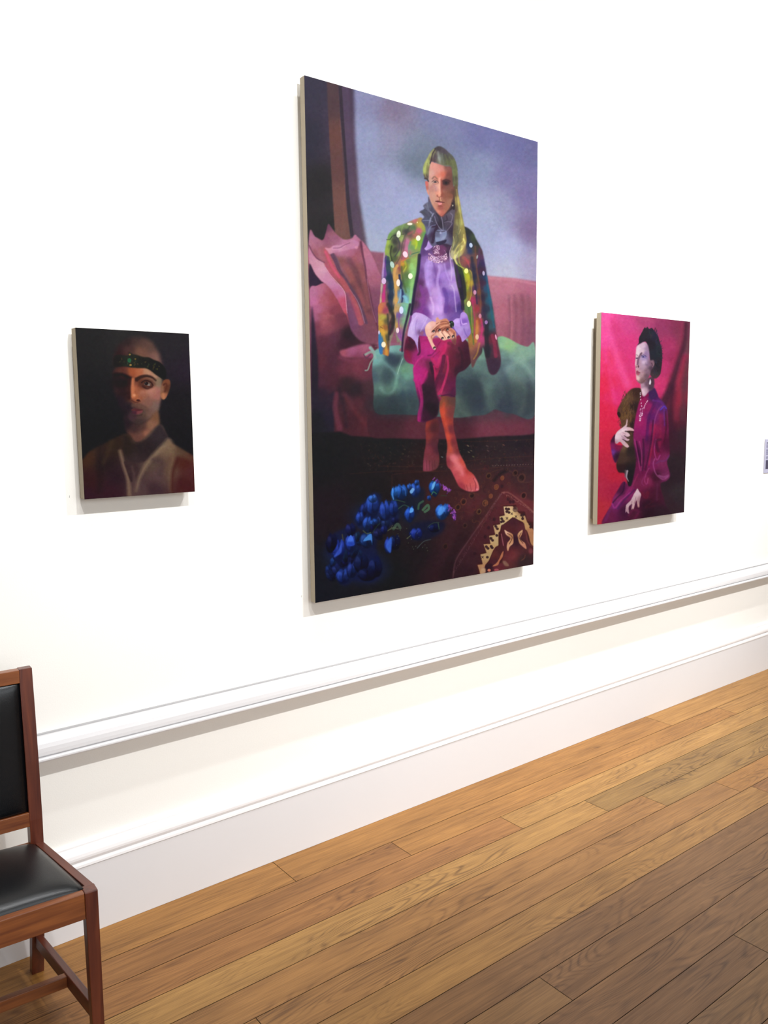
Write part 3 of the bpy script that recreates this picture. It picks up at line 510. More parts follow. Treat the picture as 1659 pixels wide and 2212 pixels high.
    L("580,850 640,950 700,1110 800,1260 900,1420 1000,1580 1080,1780 1140,1960", 76, (88, 60, 84), .85, 1.6, 44); L("870,1420 980,1580 1050,1740 1110,1960", 14, (160, 116, 142), .7, .8); L("640,870 740,1080 860,1250", 30, (118, 84, 104), .5, 2)
    L("480,780 540,950 620,1120 760,1300 860,1480 960,1680 1050,1960", 84, (176, 82, 92), .85, 1.8, 90); L("470,800 540,960 600,1080 700,1220", 40, (204, 82, 112), .8, 1.5); L("830,1500 900,1800 960,1960", 80, (126, 74, 106), .6, 3); L("920,1650 980,1850", 50, (150, 66, 96), .5, 3)
    P("460,738 540,742 600,700 700,690 830,640 900,600 1010,640 1000,720 880,760 700,800 600,820 540,840 500,790", [(500, 760, (206, 138, 160)), (640, 720, (196, 136, 166)), (850, 650, (184, 120, 150)), (960, 680, (184, 120, 156)), (620, 800, (186, 122, 150))], .8)
    L("600,740 700,735 780,690 870,655", 12, (132, 80, 112), .7, .8); L("580,770 700,760 800,700", 8, (208, 150, 180), .6, .7); D(975, 730, 28, 22, (214, 140, 160), .7, 0, .5)
    P("200,740 260,830 330,920 430,970 470,1050 540,1170 640,1290 720,1360 790,1470 810,1560 825,1800 860,2000 800,1900 700,1660 600,1500 480,1340 400,1280 300,1160 205,990",
      [(240, 850, (190, 122, 152)), (300, 950, (196, 138, 158)), (420, 1080, (206, 150, 170)), (500, 1200, (196, 132, 162)), (620, 1330, (190, 124, 160)), (730, 1460, (186, 112, 150)), (760, 1600, (186, 76, 104)), (640, 1480, (176, 92, 128)), (830, 1900, (190, 76, 86))], .8)
    L("470,1060 560,1190 660,1300 740,1390 790,1480 805,1600 825,1800", 9, (226, 170, 190), .7, .6); L("205,700 250,800 320,900 400,950 450,975", 18, (104, 56, 84), .75, 1); L("240,640 330,760 430,930", 50, (176, 108, 124), .4, 3)
    P("205,1000 300,1165 400,1280 440,1315 330,1360 215,1410", (48, 32, 56), .9)
    P("215,1412 330,1358 445,1318 560,1420 680,1620 800,1850 870,2050 860,2200 1000,2350 1000,2700 500,2900 300,2700 240,1900",
      [(300, 1450, (182, 112, 148)), (260, 1600, (190, 110, 152)), (400, 1450, (176, 98, 124)), (520, 1480, (160, 78, 92)), (340, 1750, (176, 96, 134)), (450, 1600, (170, 88, 104)), (480, 1850, (162, 82, 92)), (600, 1560, (150, 66, 76)), (620, 1800, (128, 54, 72)), (700, 1800, (132, 60, 74)), (350, 1950, (126, 58, 72)), (780, 1950, (92, 40, 56)), (800, 2100, (46, 28, 40)), (560, 2100, (104, 48, 64))], 1.2)
    q.view(640, 680, 7.373)
    P("235,60 300,0 560,20 780,0 870,260 1000,420 1160,480 1300,500 1290,600 1500,700 1500,1700 1100,2000 760,1920 600,1870 400,1500 270,1600",
      [(280, 60, (164, 92, 124)), (330, 200, (118, 54, 74)), (450, 150, (168, 86, 100)), (500, 40, (170, 88, 100)), (480, 230, (140, 68, 84)), (560, 100, (130, 62, 74)), (680, 80, (106, 48, 66)), (430, 450, (90, 42, 58)), (600, 400, (88, 44, 64)), (400, 750, (92, 40, 54)), (560, 750, (78, 38, 56)), (820, 350, (42, 26, 36)), (760, 470, (60, 30, 44)), (400, 1050, (76, 38, 56)), (560, 1050, (76, 36, 50)), (380, 1300, (46, 32, 48)), (780, 900, (104, 46, 62)), (1000, 880, (118, 52, 68)), (1100, 950, (104, 48, 66)), (800, 1100, (52, 34, 40)), (950, 1200, (44, 32, 40)), (1150, 1150, (72, 44, 52)), (1000, 1450, (84, 40, 50)), (1150, 1450, (60, 38, 48)), (900, 1700, (70, 34, 44)), (1100, 1750, (84, 38, 48)), (1300, 1800, (84, 40, 52)), (1400, 1650, (52, 32, 42))], 1.5)
    P("235,20 270,60 300,300 340,700 350,1000 360,1400 620,1250 600,1700 600,1880 500,2000 260,2100", [(260, 300, (44, 32, 54)), (290, 700, (40, 30, 46)), (310, 1050, (38, 30, 44)), (400, 1400, (40, 32, 48)), (350, 1700, (30, 30, 36)), (520, 1650, (38, 32, 50)), (560, 1400, (48, 34, 50))], 2)
    P("690,600 800,560 950,510 1110,480 1180,500 1240,600 1220,700 1100,700 900,700 740,690", [(720, 620, (158, 78, 96)), (900, 600, (160, 84, 122)), (1080, 540, (160, 86, 114)), (1150, 650, (150, 70, 100)), (950, 680, (128, 60, 84))], 2)
    L("690,700 900,760 1100,720", 60, (122, 56, 78), .7, 4); L("640,1280 620,1500 660,1700 690,1820", 70, (108, 50, 66), .8, 3, 100); L("770,1300 900,1500 1050,1700 1200,1850", 60, (106, 44, 52), .5, 4); L("680,1200 760,1500 800,1800", 50, (46, 32, 44), .6, 4); L("750,1280 850,1350 880,1500", 60, (90, 48, 64), .4, 4)
    # ---- black floor under the sofa
    q.view(0, 0, 1)
    P("640,940 735,935 760,944 800,946 900,950 1000,946 1170,932 1180,1320 640,1320", [(700, 1000, (27, 27, 30)), (850, 965, (28, 29, 31)), (1000, 955, (29, 27, 31)), (1120, 955, (34, 28, 36)), (720, 1100, (36, 26, 34)), (800, 1060, (30, 27, 30)), (900, 1010, (44, 28, 30)), (1080, 990, (44, 34, 38)), (1120, 1000, (52, 36, 42)), (950, 1080, (64, 34, 36)), (1060, 1040, (66, 38, 40)), (1120, 1050, (70, 42, 48)), (900, 1200, (32, 27, 32)), (1000, 1150, (58, 32, 38)), (1050, 1110, (98, 42, 48)), (1100, 1070, (104, 44, 50)), (950, 1230, (52, 30, 38)), (1000, 1220, (70, 34, 44)), (700, 1250, (26, 28, 38)), (850, 1240, (26, 28, 32)), (1140, 1110, (112, 46, 52)), (1130, 1150, (84, 40, 50))], 1.5, 1, False)
    # sofa skirt and bench cloth
    P("800,890 860,895 910,900 1000,902 1070,892 1160,898 1160,936 1060,944 980,950 860,948 800,944", [(850, 910, (66, 34, 44)), (900, 930, (92, 42, 56)), (990, 915, (72, 34, 46)), (1060, 915, (112, 52, 68)), (1120, 920, (104, 48, 64)), (1150, 905, (90, 46, 60)), (950, 940, (84, 40, 52))], 1.4)
    q.view(800, 660, 5.53)
    green = [(100, 600, (116, 168, 160)), (60, 660, (120, 172, 166)), (250, 540, (128, 176, 170)), (340, 520, (112, 158, 150)), (250, 620, (60, 78, 88)), (330, 660, (56, 68, 78)), (100, 800, (88, 112, 110)), (200, 850, (66, 86, 90)), (180, 900, (72, 92, 92)), (60, 850, (68, 88, 100)), (300, 950, (92, 130, 118)), (200, 1040, (92, 124, 110)), (120, 1000, (90, 122, 112)), (80, 1180, (60, 80, 80)), (250, 1150, (52, 66, 76)), (420, 780, (104, 146, 116)), (440, 860, (108, 158, 136)), (360, 900, (84, 112, 112)), (480, 950, (74, 98, 104)), (440, 1100, (60, 78, 92)), (520, 1150, (66, 84, 88)), (300, 1280, (48, 62, 66)), (100, 1280, (48, 58, 60)), (1200, 450, (118, 152, 132)), (1300, 560, (104, 140, 122)), (1330, 480, (116, 150, 128)), (1560, 440, (124, 166, 130)), (1640, 480, (134, 172, 120)), (1580, 600, (96, 122, 118)), (1250, 680, (92, 118, 112)), (1400, 700, (84, 108, 104)), (1640, 700, (112, 136, 136)), (1800, 600, (120, 150, 132)), (1900, 560, (118, 150, 132)), (1950, 700, (96, 120, 118)), (1150, 800, (70, 88, 90)), (1100, 950, (58, 72, 80)), (1200, 1000, (52, 66, 72)), (1300, 1000, (54, 62, 70)), (1400, 1000, (84, 108, 104)), (1450, 1150, (80, 100, 98)), (1280, 1150, (56, 64, 84)), (1080, 1180, (84, 104, 96)), (1060, 1280, (84, 104, 94)), (1550, 1000, (72, 88, 92)), (1600, 1200, (58, 66, 82)), (1750, 1000, (76, 94, 92)), (1900, 1150, (66, 78, 84)), (1800, 800, (92, 116, 112)), (1900, 900, (84, 100, 104))]
    P("40,600 70,540 200,500 380,490 400,560 1180,400 1240,360 1340,430 1500,400 1560,375 1650,400 1780,470 1880,500 1970,500 1970,1310 1700,1300 1560,1270 1480,1250 1380,1310 1200,1330 1020,1350 560,1320 300,1310 60,1290 40,1000 20,800", green, 1.2)
    L("100,640 180,700 260,780 330,860", 40, (112, 150, 148), .5, 3); L("390,640 340,760 320,850 300,980 250,1050 180,1060 120,1000", 34, (116, 158, 142), .65, 3); L("385,650 345,760 325,830", 8, (160, 190, 180), .7, .7); D(260, 660, 90, 60, (50, 62, 78), .7, .5, .6); D(210, 860, 60, 90, (58, 76, 84), .7, 0, .7)
    L("1330,900 1400,1060 1440,1240", 60, (104, 128, 118), .5, 5); D(1240, 1040, 130, 190, (46, 56, 64), .6, 0, .6); L("1620,560 1500,620 1300,640", 30, (116, 148, 134), .4, 4); D(1600, 700, 120, 50, (66, 86, 90), .5, -.5, .7); L("1550,760 1650,1000 1640,1280", 90, (56, 66, 80), .5, 6); L("1700,620 1850,720 1950,860", 60, (128, 158, 148), .45, 5); L("1750,850 1850,1050 1800,1280", 50, (104, 118, 108), .4, 5); L("1900,950 1880,1280", 60, (52, 62, 72), .4, 5)
    L("420,760 470,880 430,1000 460,1250", 40, (96, 130, 118), .35, 5); L("1040,1140 1080,1260 1180,1320", 40, (104, 124, 110), .6, 4)
    L("0,520 40,570 60,640", 40, (140, 176, 166), .9, 1.5, 26); L("-60,600 0,570 40,580", 28, (136, 160, 148), .85, 1); L("40,640 0,700 -30,780 -60,790", 16, (140, 166, 152), .8, 1); L("0,600 -50,640 -80,600", 16, (92, 56, 76), .8, 1)
    L("60,500 300,470 380,490", 10, (150, 110, 136), .5, 1.5)
    # ---- rug: bands, arabesques, medallion
    q.view(820, 840, 4.74); q.rng.seed(21)
    for i in range(420):
        x, y = q.rng.uniform(-200, 1580), q.rng.uniform(540, 830); c = [(75, 47, 41), (49, 41, 43), (61, 35, 38), (33, 29, 31), (74, 62, 52)][q.rng.randint(5)]
        D(x, y-(x-700)*.02, q.rng.uniform(5, 16), q.rng.uniform(3, 9), c, q.rng.uniform(.2, .55), q.rng.uniform(0, 3))
    for t in ("0,800 400,800 800,760 1100,720 1600,690", "-300,880 150,850 600,850 1000,830 1300,800 1600,798", "130,1250 130,950 170,880 600,850", "850,545 1200,540 1600,520"): L(t, 5, (92, 50, 40), .42, 1.0)
    for i in range(16): D(1160+i*28, 792-i*1.2, 5, 4, (121, 98, 93), .8)
    for x, y, c in ((905, 590, (121, 106, 81)), (960, 700, (98, 98, 64)), (915, 655, (105, 91, 71)), (1270, 580, (117, 73, 64)), (1100, 590, (89, 69, 73)), (640, 705, (101, 108, 108)), (1110, 640, (96, 72, 69)), (940, 640, (96, 76, 62))): D(x, y, 13, 6, c, .7, .5)
    q.view(920, 1000, 6.636)
    P("1060,190 1180,150 1300,130 1400,90 1560,60 1560,560 1400,480 1250,420 1160,400 1040,500 900,700 700,950 500,1250 380,1640 300,1700 200,1600 420,1100 700,700 900,420 980,280", [(1100, 300, (74, 37, 41)), (1300, 250, (57, 37, 41)), (1450, 350, (67, 38, 42)), (1200, 380, (86, 40, 43)), (900, 560, (68, 39, 39)), (700, 900, (55, 32, 36)), (500, 1200, (47, 28, 34)), (1500, 120, (56, 38, 42)), (400, 1500, (40, 26, 32))], 4, .8)
    P("1120,400 1240,430 1400,520 1560,640 1560,1470 700,1640 380,1640 520,1300 700,1020 900,740 1040,520", [(1150, 480, (94, 41, 47)), (1400, 600, (107, 47, 52)), (900, 800, (80, 37, 44)), (600, 1350, (62, 33, 41)), (1000, 650, (86, 39, 45)), (500, 1550, (52, 30, 37)), (1500, 800, (94, 46, 50)), (760, 1100, (76, 35, 42))], 2.5, .95)
    L("1090,430 1180,430 1290,500 1420,600 1560,720", 16, (154, 97, 87), .6, 1.6); L("1080,450 940,640 790,860 600,1130 430,1400 390,1640", 14, (119, 76, 83), .55, 1.6); q.rng.seed(8)
    for i in range(90):
        t = i/90; x = 1080-t*690; y = 450+t*1150+60*math.sin(t*3)*.2; L([(x, y), (x+q.rng.uniform(-26, 10), y+q.rng.uniform(-36, 10))], 4, (126, 87, 91), .5, .4)
    for i in range(46):
        t = i/46; x = 1100+t*440; y = 425+t*280; L([(x, y), (x+q.rng.uniform(-8, 16), y+q.rng.uniform(-26, 26))], 4, (171, 120, 108), .6, .4)
    for x, y, r, c in ((540, 560, 46, (108, 58, 46)), (660, 470, 44, (87, 50, 41)), (930, 480, 30, (121, 67, 56)), (1010, 350, 36, (126, 70, 51)), (1095, 222, 30, (116, 57, 44)), (850, 580, 42, (116, 70, 49)), (760, 700, 36, (103, 71, 48)), (1400, 470, 46, (102, 55, 50)), (460, 640, 40, (94, 54, 43)), (900, 190, 40, (86, 53, 41)), (1370, 220, 60, (86, 51, 47)), (1280, 150, 40, (81, 49, 43)), (280, 1200, 40, (67, 40, 36)), (560, 900, 34, (72, 45, 40))):
        D(x, y, r, r*1.2, c, .75, .4); D(x, y, r*.6, r*.75, (39, 24, 27), .85, .4)
    for x, y in ((1010, 350), (1095, 222), (930, 480), (860, 580)): D(x, y, 24, 30, (129, 73, 49), .8, 0, .5)
    L("860,190 960,130 1100,90", 8, (90, 58, 42), .5, 1); L("1150,90 1260,160 1400,280 1540,260", 10, (97, 63, 51), .5, 1.2); L("980,260 1040,180 1160,110", 40, (28, 24, 28), .7, 3)
    L("620,470 700,440 760,470", 10, (103, 58, 44), .6, 1); L("660,720 560,700 470,700", 8, (99, 54, 45), .5, 1); L("400,650 500,560 600,520", 8, (99, 57, 45), .5, 1)
    for x, y in ((1090, 340), (1180, 520), (980, 810), (900, 930), (850, 1060), (700, 1300), (1250, 560), (660, 1540), (1210, 560)): D(x, y, 22, 26, (47, 26, 35), .7, 0, .4)
    q.rng.seed(44)
    for i in range(150):
        x, y = q.rng.uniform(380, 1540), q.rng.uniform(60, 900)
        if x < 760 and y < 440 or (x > 1000 and y > 560): continue
        r = q.rng.uniform(10, 30); a0 = q.rng.uniform(0, 6); c = [(98, 52, 42), (82, 44, 40), (60, 36, 38), (44, 30, 34), (112, 64, 44), (90, 36, 42)][q.rng.randint(6)]
        L([(x+r*math.cos(a0+t_), y+r*1.2*math.sin(a0+t_)) for t_ in (0, .9, 1.8, 2.7, 3.4)], q.rng.uniform(5, 11), c, .5, .9)
    step = "1100,610 1290,600 1320,690 1420,700 1450,830 1560,850 1560,1480 1300,1520 760,1640 720,1450 810,1430 770,1290 860,1270 820,1150 920,1140 900,1030 990,1010 960,880 1060,860 1050,750 1125,735"
    P(step, (71, 32, 34), .6, 1, False); L("1075,610 1300,590", 9, (115, 52, 52), .8, .7)
    cream = [(1150, 640, (212, 178, 140)), (1250, 760, (220, 190, 130)), (1080, 850, (196, 168, 120)), (980, 950, (196, 156, 112)), (960, 1080, (190, 160, 112)), (880, 1200, (186, 146, 100)), (840, 1320, (184, 152, 106)), (800, 1480, (178, 130, 92)), (1400, 880, (190, 148, 98)), (1500, 1000, (176, 120, 84)), (1340, 700, (160, 120, 90))]
    P("1112,628 1240,622 1262,640 1330,720 1420,760 1450,850 1540,960 1560,1160 1480,1050 1440,960 1390,850 1330,820 1280,790 1240,780 1180,830 1110,880 1080,900 1060,980 1040,1000 1040,1180 1000,1200 960,1260 900,1400 850,1460 830,1560 780,1590 740,1460 815,1450 780,1310 870,1290 825,1165 925,1160 905,1045 995,1030 965,900 1065,880 1055,770 1130,755", cream, .6, 1, False)
    P("1410,840 1450,870 1480,1000 1540,1080 1560,1190 1500,1150 1460,980 1420,950", cream, .6)
    dk = (58, 34, 38)
    for x, y in ((1150, 660), (1186, 664), (1158, 700), (1190, 712), (1085, 800), (1110, 838), (1082, 846), (1370, 750), (1400, 740), (1385, 800), (1000, 910), (1025, 945), (1015, 1040), (930, 1080), (955, 1110), (865, 1200), (890, 1225), (935, 1195), (950, 1215), (880, 1350), (820, 1515), (1490, 880), (1500, 920)): D(x, y, 20, 19, dk, .95)
    for x, y in ((1168, 682), (1095, 822), (1230, 730), (1162, 796), (1290, 770), (1010, 928), (940, 1090), (875, 1212), (940, 1206), (812, 1350), (1385, 775)): L([(x-13, y-13), (x+13, y+13)], 9, dk, .9, .4); L([(x+12, y-13), (x-12, y+13)], 9, dk, .9, .4)
    D(1280, 668, 38, 40, (110, 80, 70), .8); D(1275, 650, 20, 20, (70, 44, 44), .8)
    P("1240,790 1290,800 1340,850 1400,860 1420,950 1450,1000 1500,1200 1540,1300 1540,1460 1100,1560 1060,1500 1100,1350 1060,1200 1080,1000 1080,900 1130,880", [(1250, 850, (70, 34, 46)), (1200, 950, (86, 38, 42)), (1350, 950, (92, 42, 48)), (1270, 1100, (52, 28, 42)), (1450, 1200, (84, 42, 48)), (1250, 1320, (110, 48, 52)), (1400, 1400, (56, 40, 44)), (1120, 1150, (80, 36, 44))], .8)
    P("920,1380 970,1260 1020,1205 1110,1200 1130,1300 1060,1400 980,1480 920,1440", [(980, 1300, (92, 42, 42)), (1050, 1250, (74, 36, 40)), (980, 1420, (76, 34, 44))], .8); P("850,1480 920,1440 1000,1450 1090,1440 1110,1530 850,1590", [(880, 1500, (52, 28, 40)), (1040, 1500, (100, 42, 50))], .8)
    P("1125,960 1170,985 1240,1020 1252,1080 1250,1150 1200,1200 1178,1260 1160,1230 1165,1150 1210,1080 1150,1030", [(1140, 980, (222, 180, 150)), (1230, 1050, (176, 120, 80)), (1200, 1170, (204, 152, 116))], .6); L("1165,1010 1225,1045 1232,1085 1195,1160", 9, (84, 44, 40), .9, .5)
    P("1385,960 1370,1030 1345,1080 1380,1120 1420,1150 1440,1230 1390,1200 1340,1150 1320,1080 1312,1030 1340,985", [(1370, 990, (204, 158, 116)), (1330, 1070, (184, 130, 90)), (1400, 1170, (196, 132, 104))], .6); L("1365,1000 1335,1060 1350,1100 1390,1150", 8, (92, 40, 42), .9, .5)
    P("1110,1260 1100,1340 1060,1400 1030,1460 950,1480 1010,1430 1050,1370 1080,1300", (178, 108, 76), .6); L("1080,1020 1105,1150 1110,1180", 14, (160, 92, 100), .8, .8); P("1100,1410 1140,1405 1190,1470 1130,1470", (138, 100, 84), .8); P("800,1500 850,1510 850,1570 780,1590", (190, 150, 116), .8); D(905, 1535, 24, 20, (204, 120, 92)); D(1010, 1530, 34, 18, (160, 76, 84)); D(1500, 1260, 30, 40, (132, 64, 70), .8, 0, .5); D(1245, 1320, 40, 50, (112, 50, 54), .8, 0, .5); L("1370,1390 1410,1360 1420,1320", 12, (128, 72, 56), .6, 1); L("1430,980 1460,1130 1530,1200", 16, (128, 66, 62), .6, 1.2)
    # ---- flowers
    q.view(670, 1000, 4.879); q.rng.seed(17)
    D(560, 1100, 230, 160, (26, 40, 92), .75, .1, .6); D(300, 950, 130, 150, (28, 44, 96), .6, .5, .6); D(640, 560, 200, 120, (24, 42, 84), .5, 0, .7); D(1150, 600, 260, 160, (26, 34, 50), .5, 0, .7)
    def bud(x, y, w, h, c, rot=0, hi=True):
        g = .8 if hi else .62; c = tuple(int(v*g) for v in c); dk = tuple(int(v*.42) for v in c); md = tuple(int(v*.72) for v in c); li = tuple(min(255, int(v*1.3+14)) for v in c)
        ca, sa = math.cos(rot), math.sin(rot); J = lambda v: v+q.rng.uniform(-.05, .05)
        R = lambda pp: [(x+(J(a_)*w*ca-J(b_)*h*sa), y+(J(a_)*w*sa+J(b_)*h*ca)) for a_, b_ in pp]
        P(R([(-.4, -.28), (-.22, -.5), (.02, -.38), (.16, -.56), (.42, -.3), (.52, .04), (.34, .4), (.04, .54), (-.3, .42), (-.54, .02)]), [(x-w*.3, y-h*.1, c), (x+w*.3, y+h*.3, dk), (x+w*.1, y-h*.1, md), (x-w*.1, y+h*.4, dk), (x-w*.2, y-h*.4, c)], 1.0)
        P(R([(-.36, -.34), (-.1, -.3), (.02, .05), (-.06, .42), (-.4, .22), (-.46, -.06)]), [(x-w*.3, y-h*.25, li), (x-w*.1, y+h*.3, md), (x-w*.35, y+h*.1, c)], .8, .9)
        P(R([(.08, -.5), (.36, -.26), (.4, .1), (.16, .34), (.02, 0.02)]), [(x+w*.1, y-h*.35, li if hi else c), (x+w*.3, y+h*.1, md), (x+w*.1, y+h*.3, dk)], .9, .75)
        L(R([(.05, -.3), (.0, .05), (-.04, .4)]), w*.07, dk, .6, .9); L(R([(-.5, .1), (-.2, .48), (.3, .45)]), w*.06, dk, .5, .9)
        if hi: L(R([(-.3, -.3), (-.34, .08)]), w*.1, li, .6, .9)
    for t, c in (("470,560 560,440 640,330 740,340 760,440 900,400 960,500 900,640 700,700 560,720 480,660", (20, 32, 78)), ("200,800 400,680 500,740 700,760 700,900 740,1180 640,1260 470,1240 380,1300 290,1240 260,1040 190,960", (20, 28, 70)), ("900,380 1180,260 1200,420 1120,560 1040,640 940,560", (22, 30, 50)), ("1100,640 1400,620 1380,740 1180,820 1040,780", (20, 26, 54))): P(t, c, 3, .8)
    for i in range(34):
        t = q.rng.rand(); bud(260+t*640+q.rng.uniform(-90, 90), 1120-t*640+q.rng.uniform(-60, 110), q.rng.uniform(50, 90), q.rng.uniform(80, 130), (28+q.rng.randint(16), 46+q.rng.randint(34), 120+q.rng.randint(50)), q.rng.uniform(-.6, .6), False)
    for a in ((960, 315, 130, 150, (34, 96, 196), .1), (890, 330, 70, 140, (38, 112, 214), .05), (1110, 290, 110, 150, (40, 88, 196), .1), (1050, 260, 50, 70, (44, 98, 196), -.3), (1125, 215, 50, 60, (38, 84, 180), .2), (1310, 270, 110, 160, (30, 94, 190), .05), (655, 460, 130, 220, (36, 72, 176), .05), (660, 385, 90, 80, (50, 104, 206), 0), (790, 510, 110, 200, (34, 70, 176), -.1), (880, 490, 90, 170, (28, 58, 150), 0), (565, 500, 70, 130, (26, 48, 130), .1), (525, 590, 80, 140, (34, 70, 176), .05), (600, 640, 80, 140, (40, 84, 190), .3), (670, 630, 90, 60, (36, 84, 184), -.4), (1050, 545, 100, 150, (34, 86, 200), .1), (1390, 520, 130, 160, (46, 110, 216), .15), (1440, 500, 60, 120, (46, 100, 204), 0), (1120, 750, 130, 120, (30, 56, 160), .1), (1310, 690, 120, 80, (24, 40, 112), 0, False), (830, 870, 90, 170, (34, 66, 176), .1), (900, 840, 110, 150, (22, 40, 104), 0, False), (600, 820, 150, 150, (30, 66, 140), 0), (430, 850, 110, 200, (34, 66, 176), 0), (300, 930, 130, 230, (34, 62, 176), .15), (230, 850, 110, 200, (30, 34, 96), .1, False), (430, 710, 110, 130, (36, 46, 130), -.1, False), (350, 1200, 140, 150, (36, 66, 164), 0), (440, 1130, 100, 160, (34, 58, 146), .1), (540, 1060, 150, 190, (30, 46, 116), 0, False), (690, 1100, 140, 200, (30, 48, 124), 0, False), (600, 1180, 180, 130, (26, 40, 104), 0, False), (1255, 375, 40, 50, (36, 80, 176), 0)): bud(*a)
    P("610,770 560,830 640,820 655,870 650,760", [(600, 800, (66, 134, 214)), (640, 840, (64, 120, 206))], .7); P("430,765 385,870 470,870", [(425, 800, (70, 116, 232)), (430, 870, (36, 70, 180))], .7); P("330,850 300,920 250,1000 330,950", (60, 96, 216), .8, .8); P("860,790 800,880 850,950", (60, 108, 224), .8, .8); P("1060,480 1050,530 1085,520 1090,490", (92, 164, 240), .7)
    P("1290,230 1280,290 1310,260 1320,200", (120, 190, 240), .6, .8); P("1080,270 1050,310 1070,330 1100,290", (130, 190, 240), .6, .8); P("1380,460 1345,520 1365,560 1410,520 1420,480", (88, 160, 246), .9, .8); L("870,280 868,340 880,390", 12, (92, 160, 236), .7, .8); L("960,255 1000,290 1010,350", 10, (70, 130, 220), .5, 1)
    for t, n_ in (("1330,170 1370,210 1400,250 1440,280 1480,300", 34), ("1470,460 1500,510 1530,590", 30)):
        pp = [tuple(map(float, v.split(','))) for v in t.split()]
        for i in range(n_):
            u = q.rng.rand()*(len(pp)-1); k_ = int(u); f = u-k_; x = pp[k_][0]*(1-f)+pp[k_+1][0]*f+q.rng.uniform(-22, 22)*(1-.6*u/len(pp)); y = pp[k_][1]*(1-f)+pp[k_+1][1]*f+q.rng.uniform(-18, 18)
            L([(x, y), (x+q.rng.uniform(-18, 18), y+q.rng.uniform(8, 30))], q.rng.uniform(8, 18), [(92, 44, 126), (64, 34, 96), (130, 64, 156), (168, 88, 182)][q.rng.randint(4)], .85, .8)
    for t, w, c in (("1140,490 1150,440 1190,410", 22, (62, 96, 74)), ("1190,500 1240,450 1250,490 1210,520", 26, (74, 116, 86)), ("880,700 920,650 950,690", 30, (70, 92, 74)), ("820,720 870,690 930,700", 8, (96, 110, 84)), ("930,490 990,450 1040,470", 8, (60, 92, 74)), ("1280,340 1300,310 1330,330", 9, (74, 130, 80)), ("1350,640 1360,700", 9, (66, 92, 66)), ("560,720 600,750 640,740", 9, (84, 100, 66)), ("340,760 350,820", 12, (76, 76, 56)), ("1130,900 1200,830 1270,810", 8, (70, 84, 84)), ("890,400 920,400 1000,420", 8, (52, 84, 62)), ("1020,800 1060,770", 6, (120, 130, 80)), ("1240,680 1290,640 1360,630", 6, (60, 84, 66)), ("1380,350 1440,350", 7, (48, 66, 52)), ("660,740 700,680 740,640", 7, (44, 66, 50))): L(t, w, c, .8, .8)
    for i in range(24): D(q.rng.uniform(840, 1300), q.rng.uniform(640, 960), 5, 5, (112, 124, 96), .5)
    # ---- bare legs and feet
    q.view(820, 840, 4.74)
    P("480,340 500,330 600,330 605,520 595,600 612,700 605,790 560,840 470,850 445,830 455,680 475,560 470,420", [(488, 380, (150, 54, 44)), (540, 400, (70, 34, 42)), (490, 500, (132, 50, 48)), (560, 550, (84, 40, 50)), (500, 640, (126, 52, 64)), (560, 700, (112, 48, 56)), (480, 800, (140, 60, 80)), (570, 790, (104, 54, 58)), (595, 640, (72, 34, 46))], 1)
    for x in (480, 510, 540, 565): L([(x, 740), (x+4, 840)], 6, (88, 36, 48), .6, .7)
    P("628,70 700,60 772,80 776,180 758,300 762,420 790,540 820,660 870,760 900,830 960,880 1000,950 1020,1020 1000,1052 930,1060 860,1036 810,1000 770,920 730,840 690,790 683,700 690,640 690,560 660,420 630,300 612,200",
      [(660, 140, (132, 70, 50)), (720, 120, (98, 60, 54)), (640, 250, (196, 72, 50)), (720, 260, (128, 56, 56)), (680, 350, (170, 60, 46)), (730, 420, (112, 44, 54)), (690, 500, (188, 66, 56)), (760, 560, (120, 46, 52)), (720, 640, (170, 72, 64)), (800, 650, (120, 46, 50)), (700, 760, (140, 50, 60)), (770, 720, (214, 110, 120)), (820, 800, (214, 104, 108)), (870, 900, (204, 84, 86)), (850, 760, (190, 70, 56)), (900, 850, (170, 56, 50)), (900, 960, (204, 84, 84)), (980, 980, (196, 84, 86)), (840, 1000, (156, 52, 66)), (930, 1040, (190, 90, 92)), (990, 1030, (196, 84, 96)), (780, 880, (186, 76, 84))], .9)
    L("660,160 650,260 690,420 710,540 730,640", 30, (206, 78, 52), .5, 2.5); L("750,700 800,780 850,870", 46, (226, 124, 130), .5, 4); L("960,920 985,980 980,1040", 7, (128, 44, 52), .8, .7); L("925,970 940,1050", 6, (140, 50, 58), .7, .7); L("890,990 905,1050", 6, (140, 50, 58), .7, .7); L("865,990 875,1035", 6, (140, 50, 58), .6, .7); L("975,930 1000,970 1010,1020", 16, (222, 124, 124), .6, 1.5); D(1000, 1034, 13, 11, (220, 130, 140), .8); D(950, 1048, 10, 8, (206, 110, 116), .8)
    L("700,1060 800,1040 900,1062 1000,1060", 14, (50, 24, 30), .5, 2)
    # ---- trousers
    q.view(800, 660, 5.53)
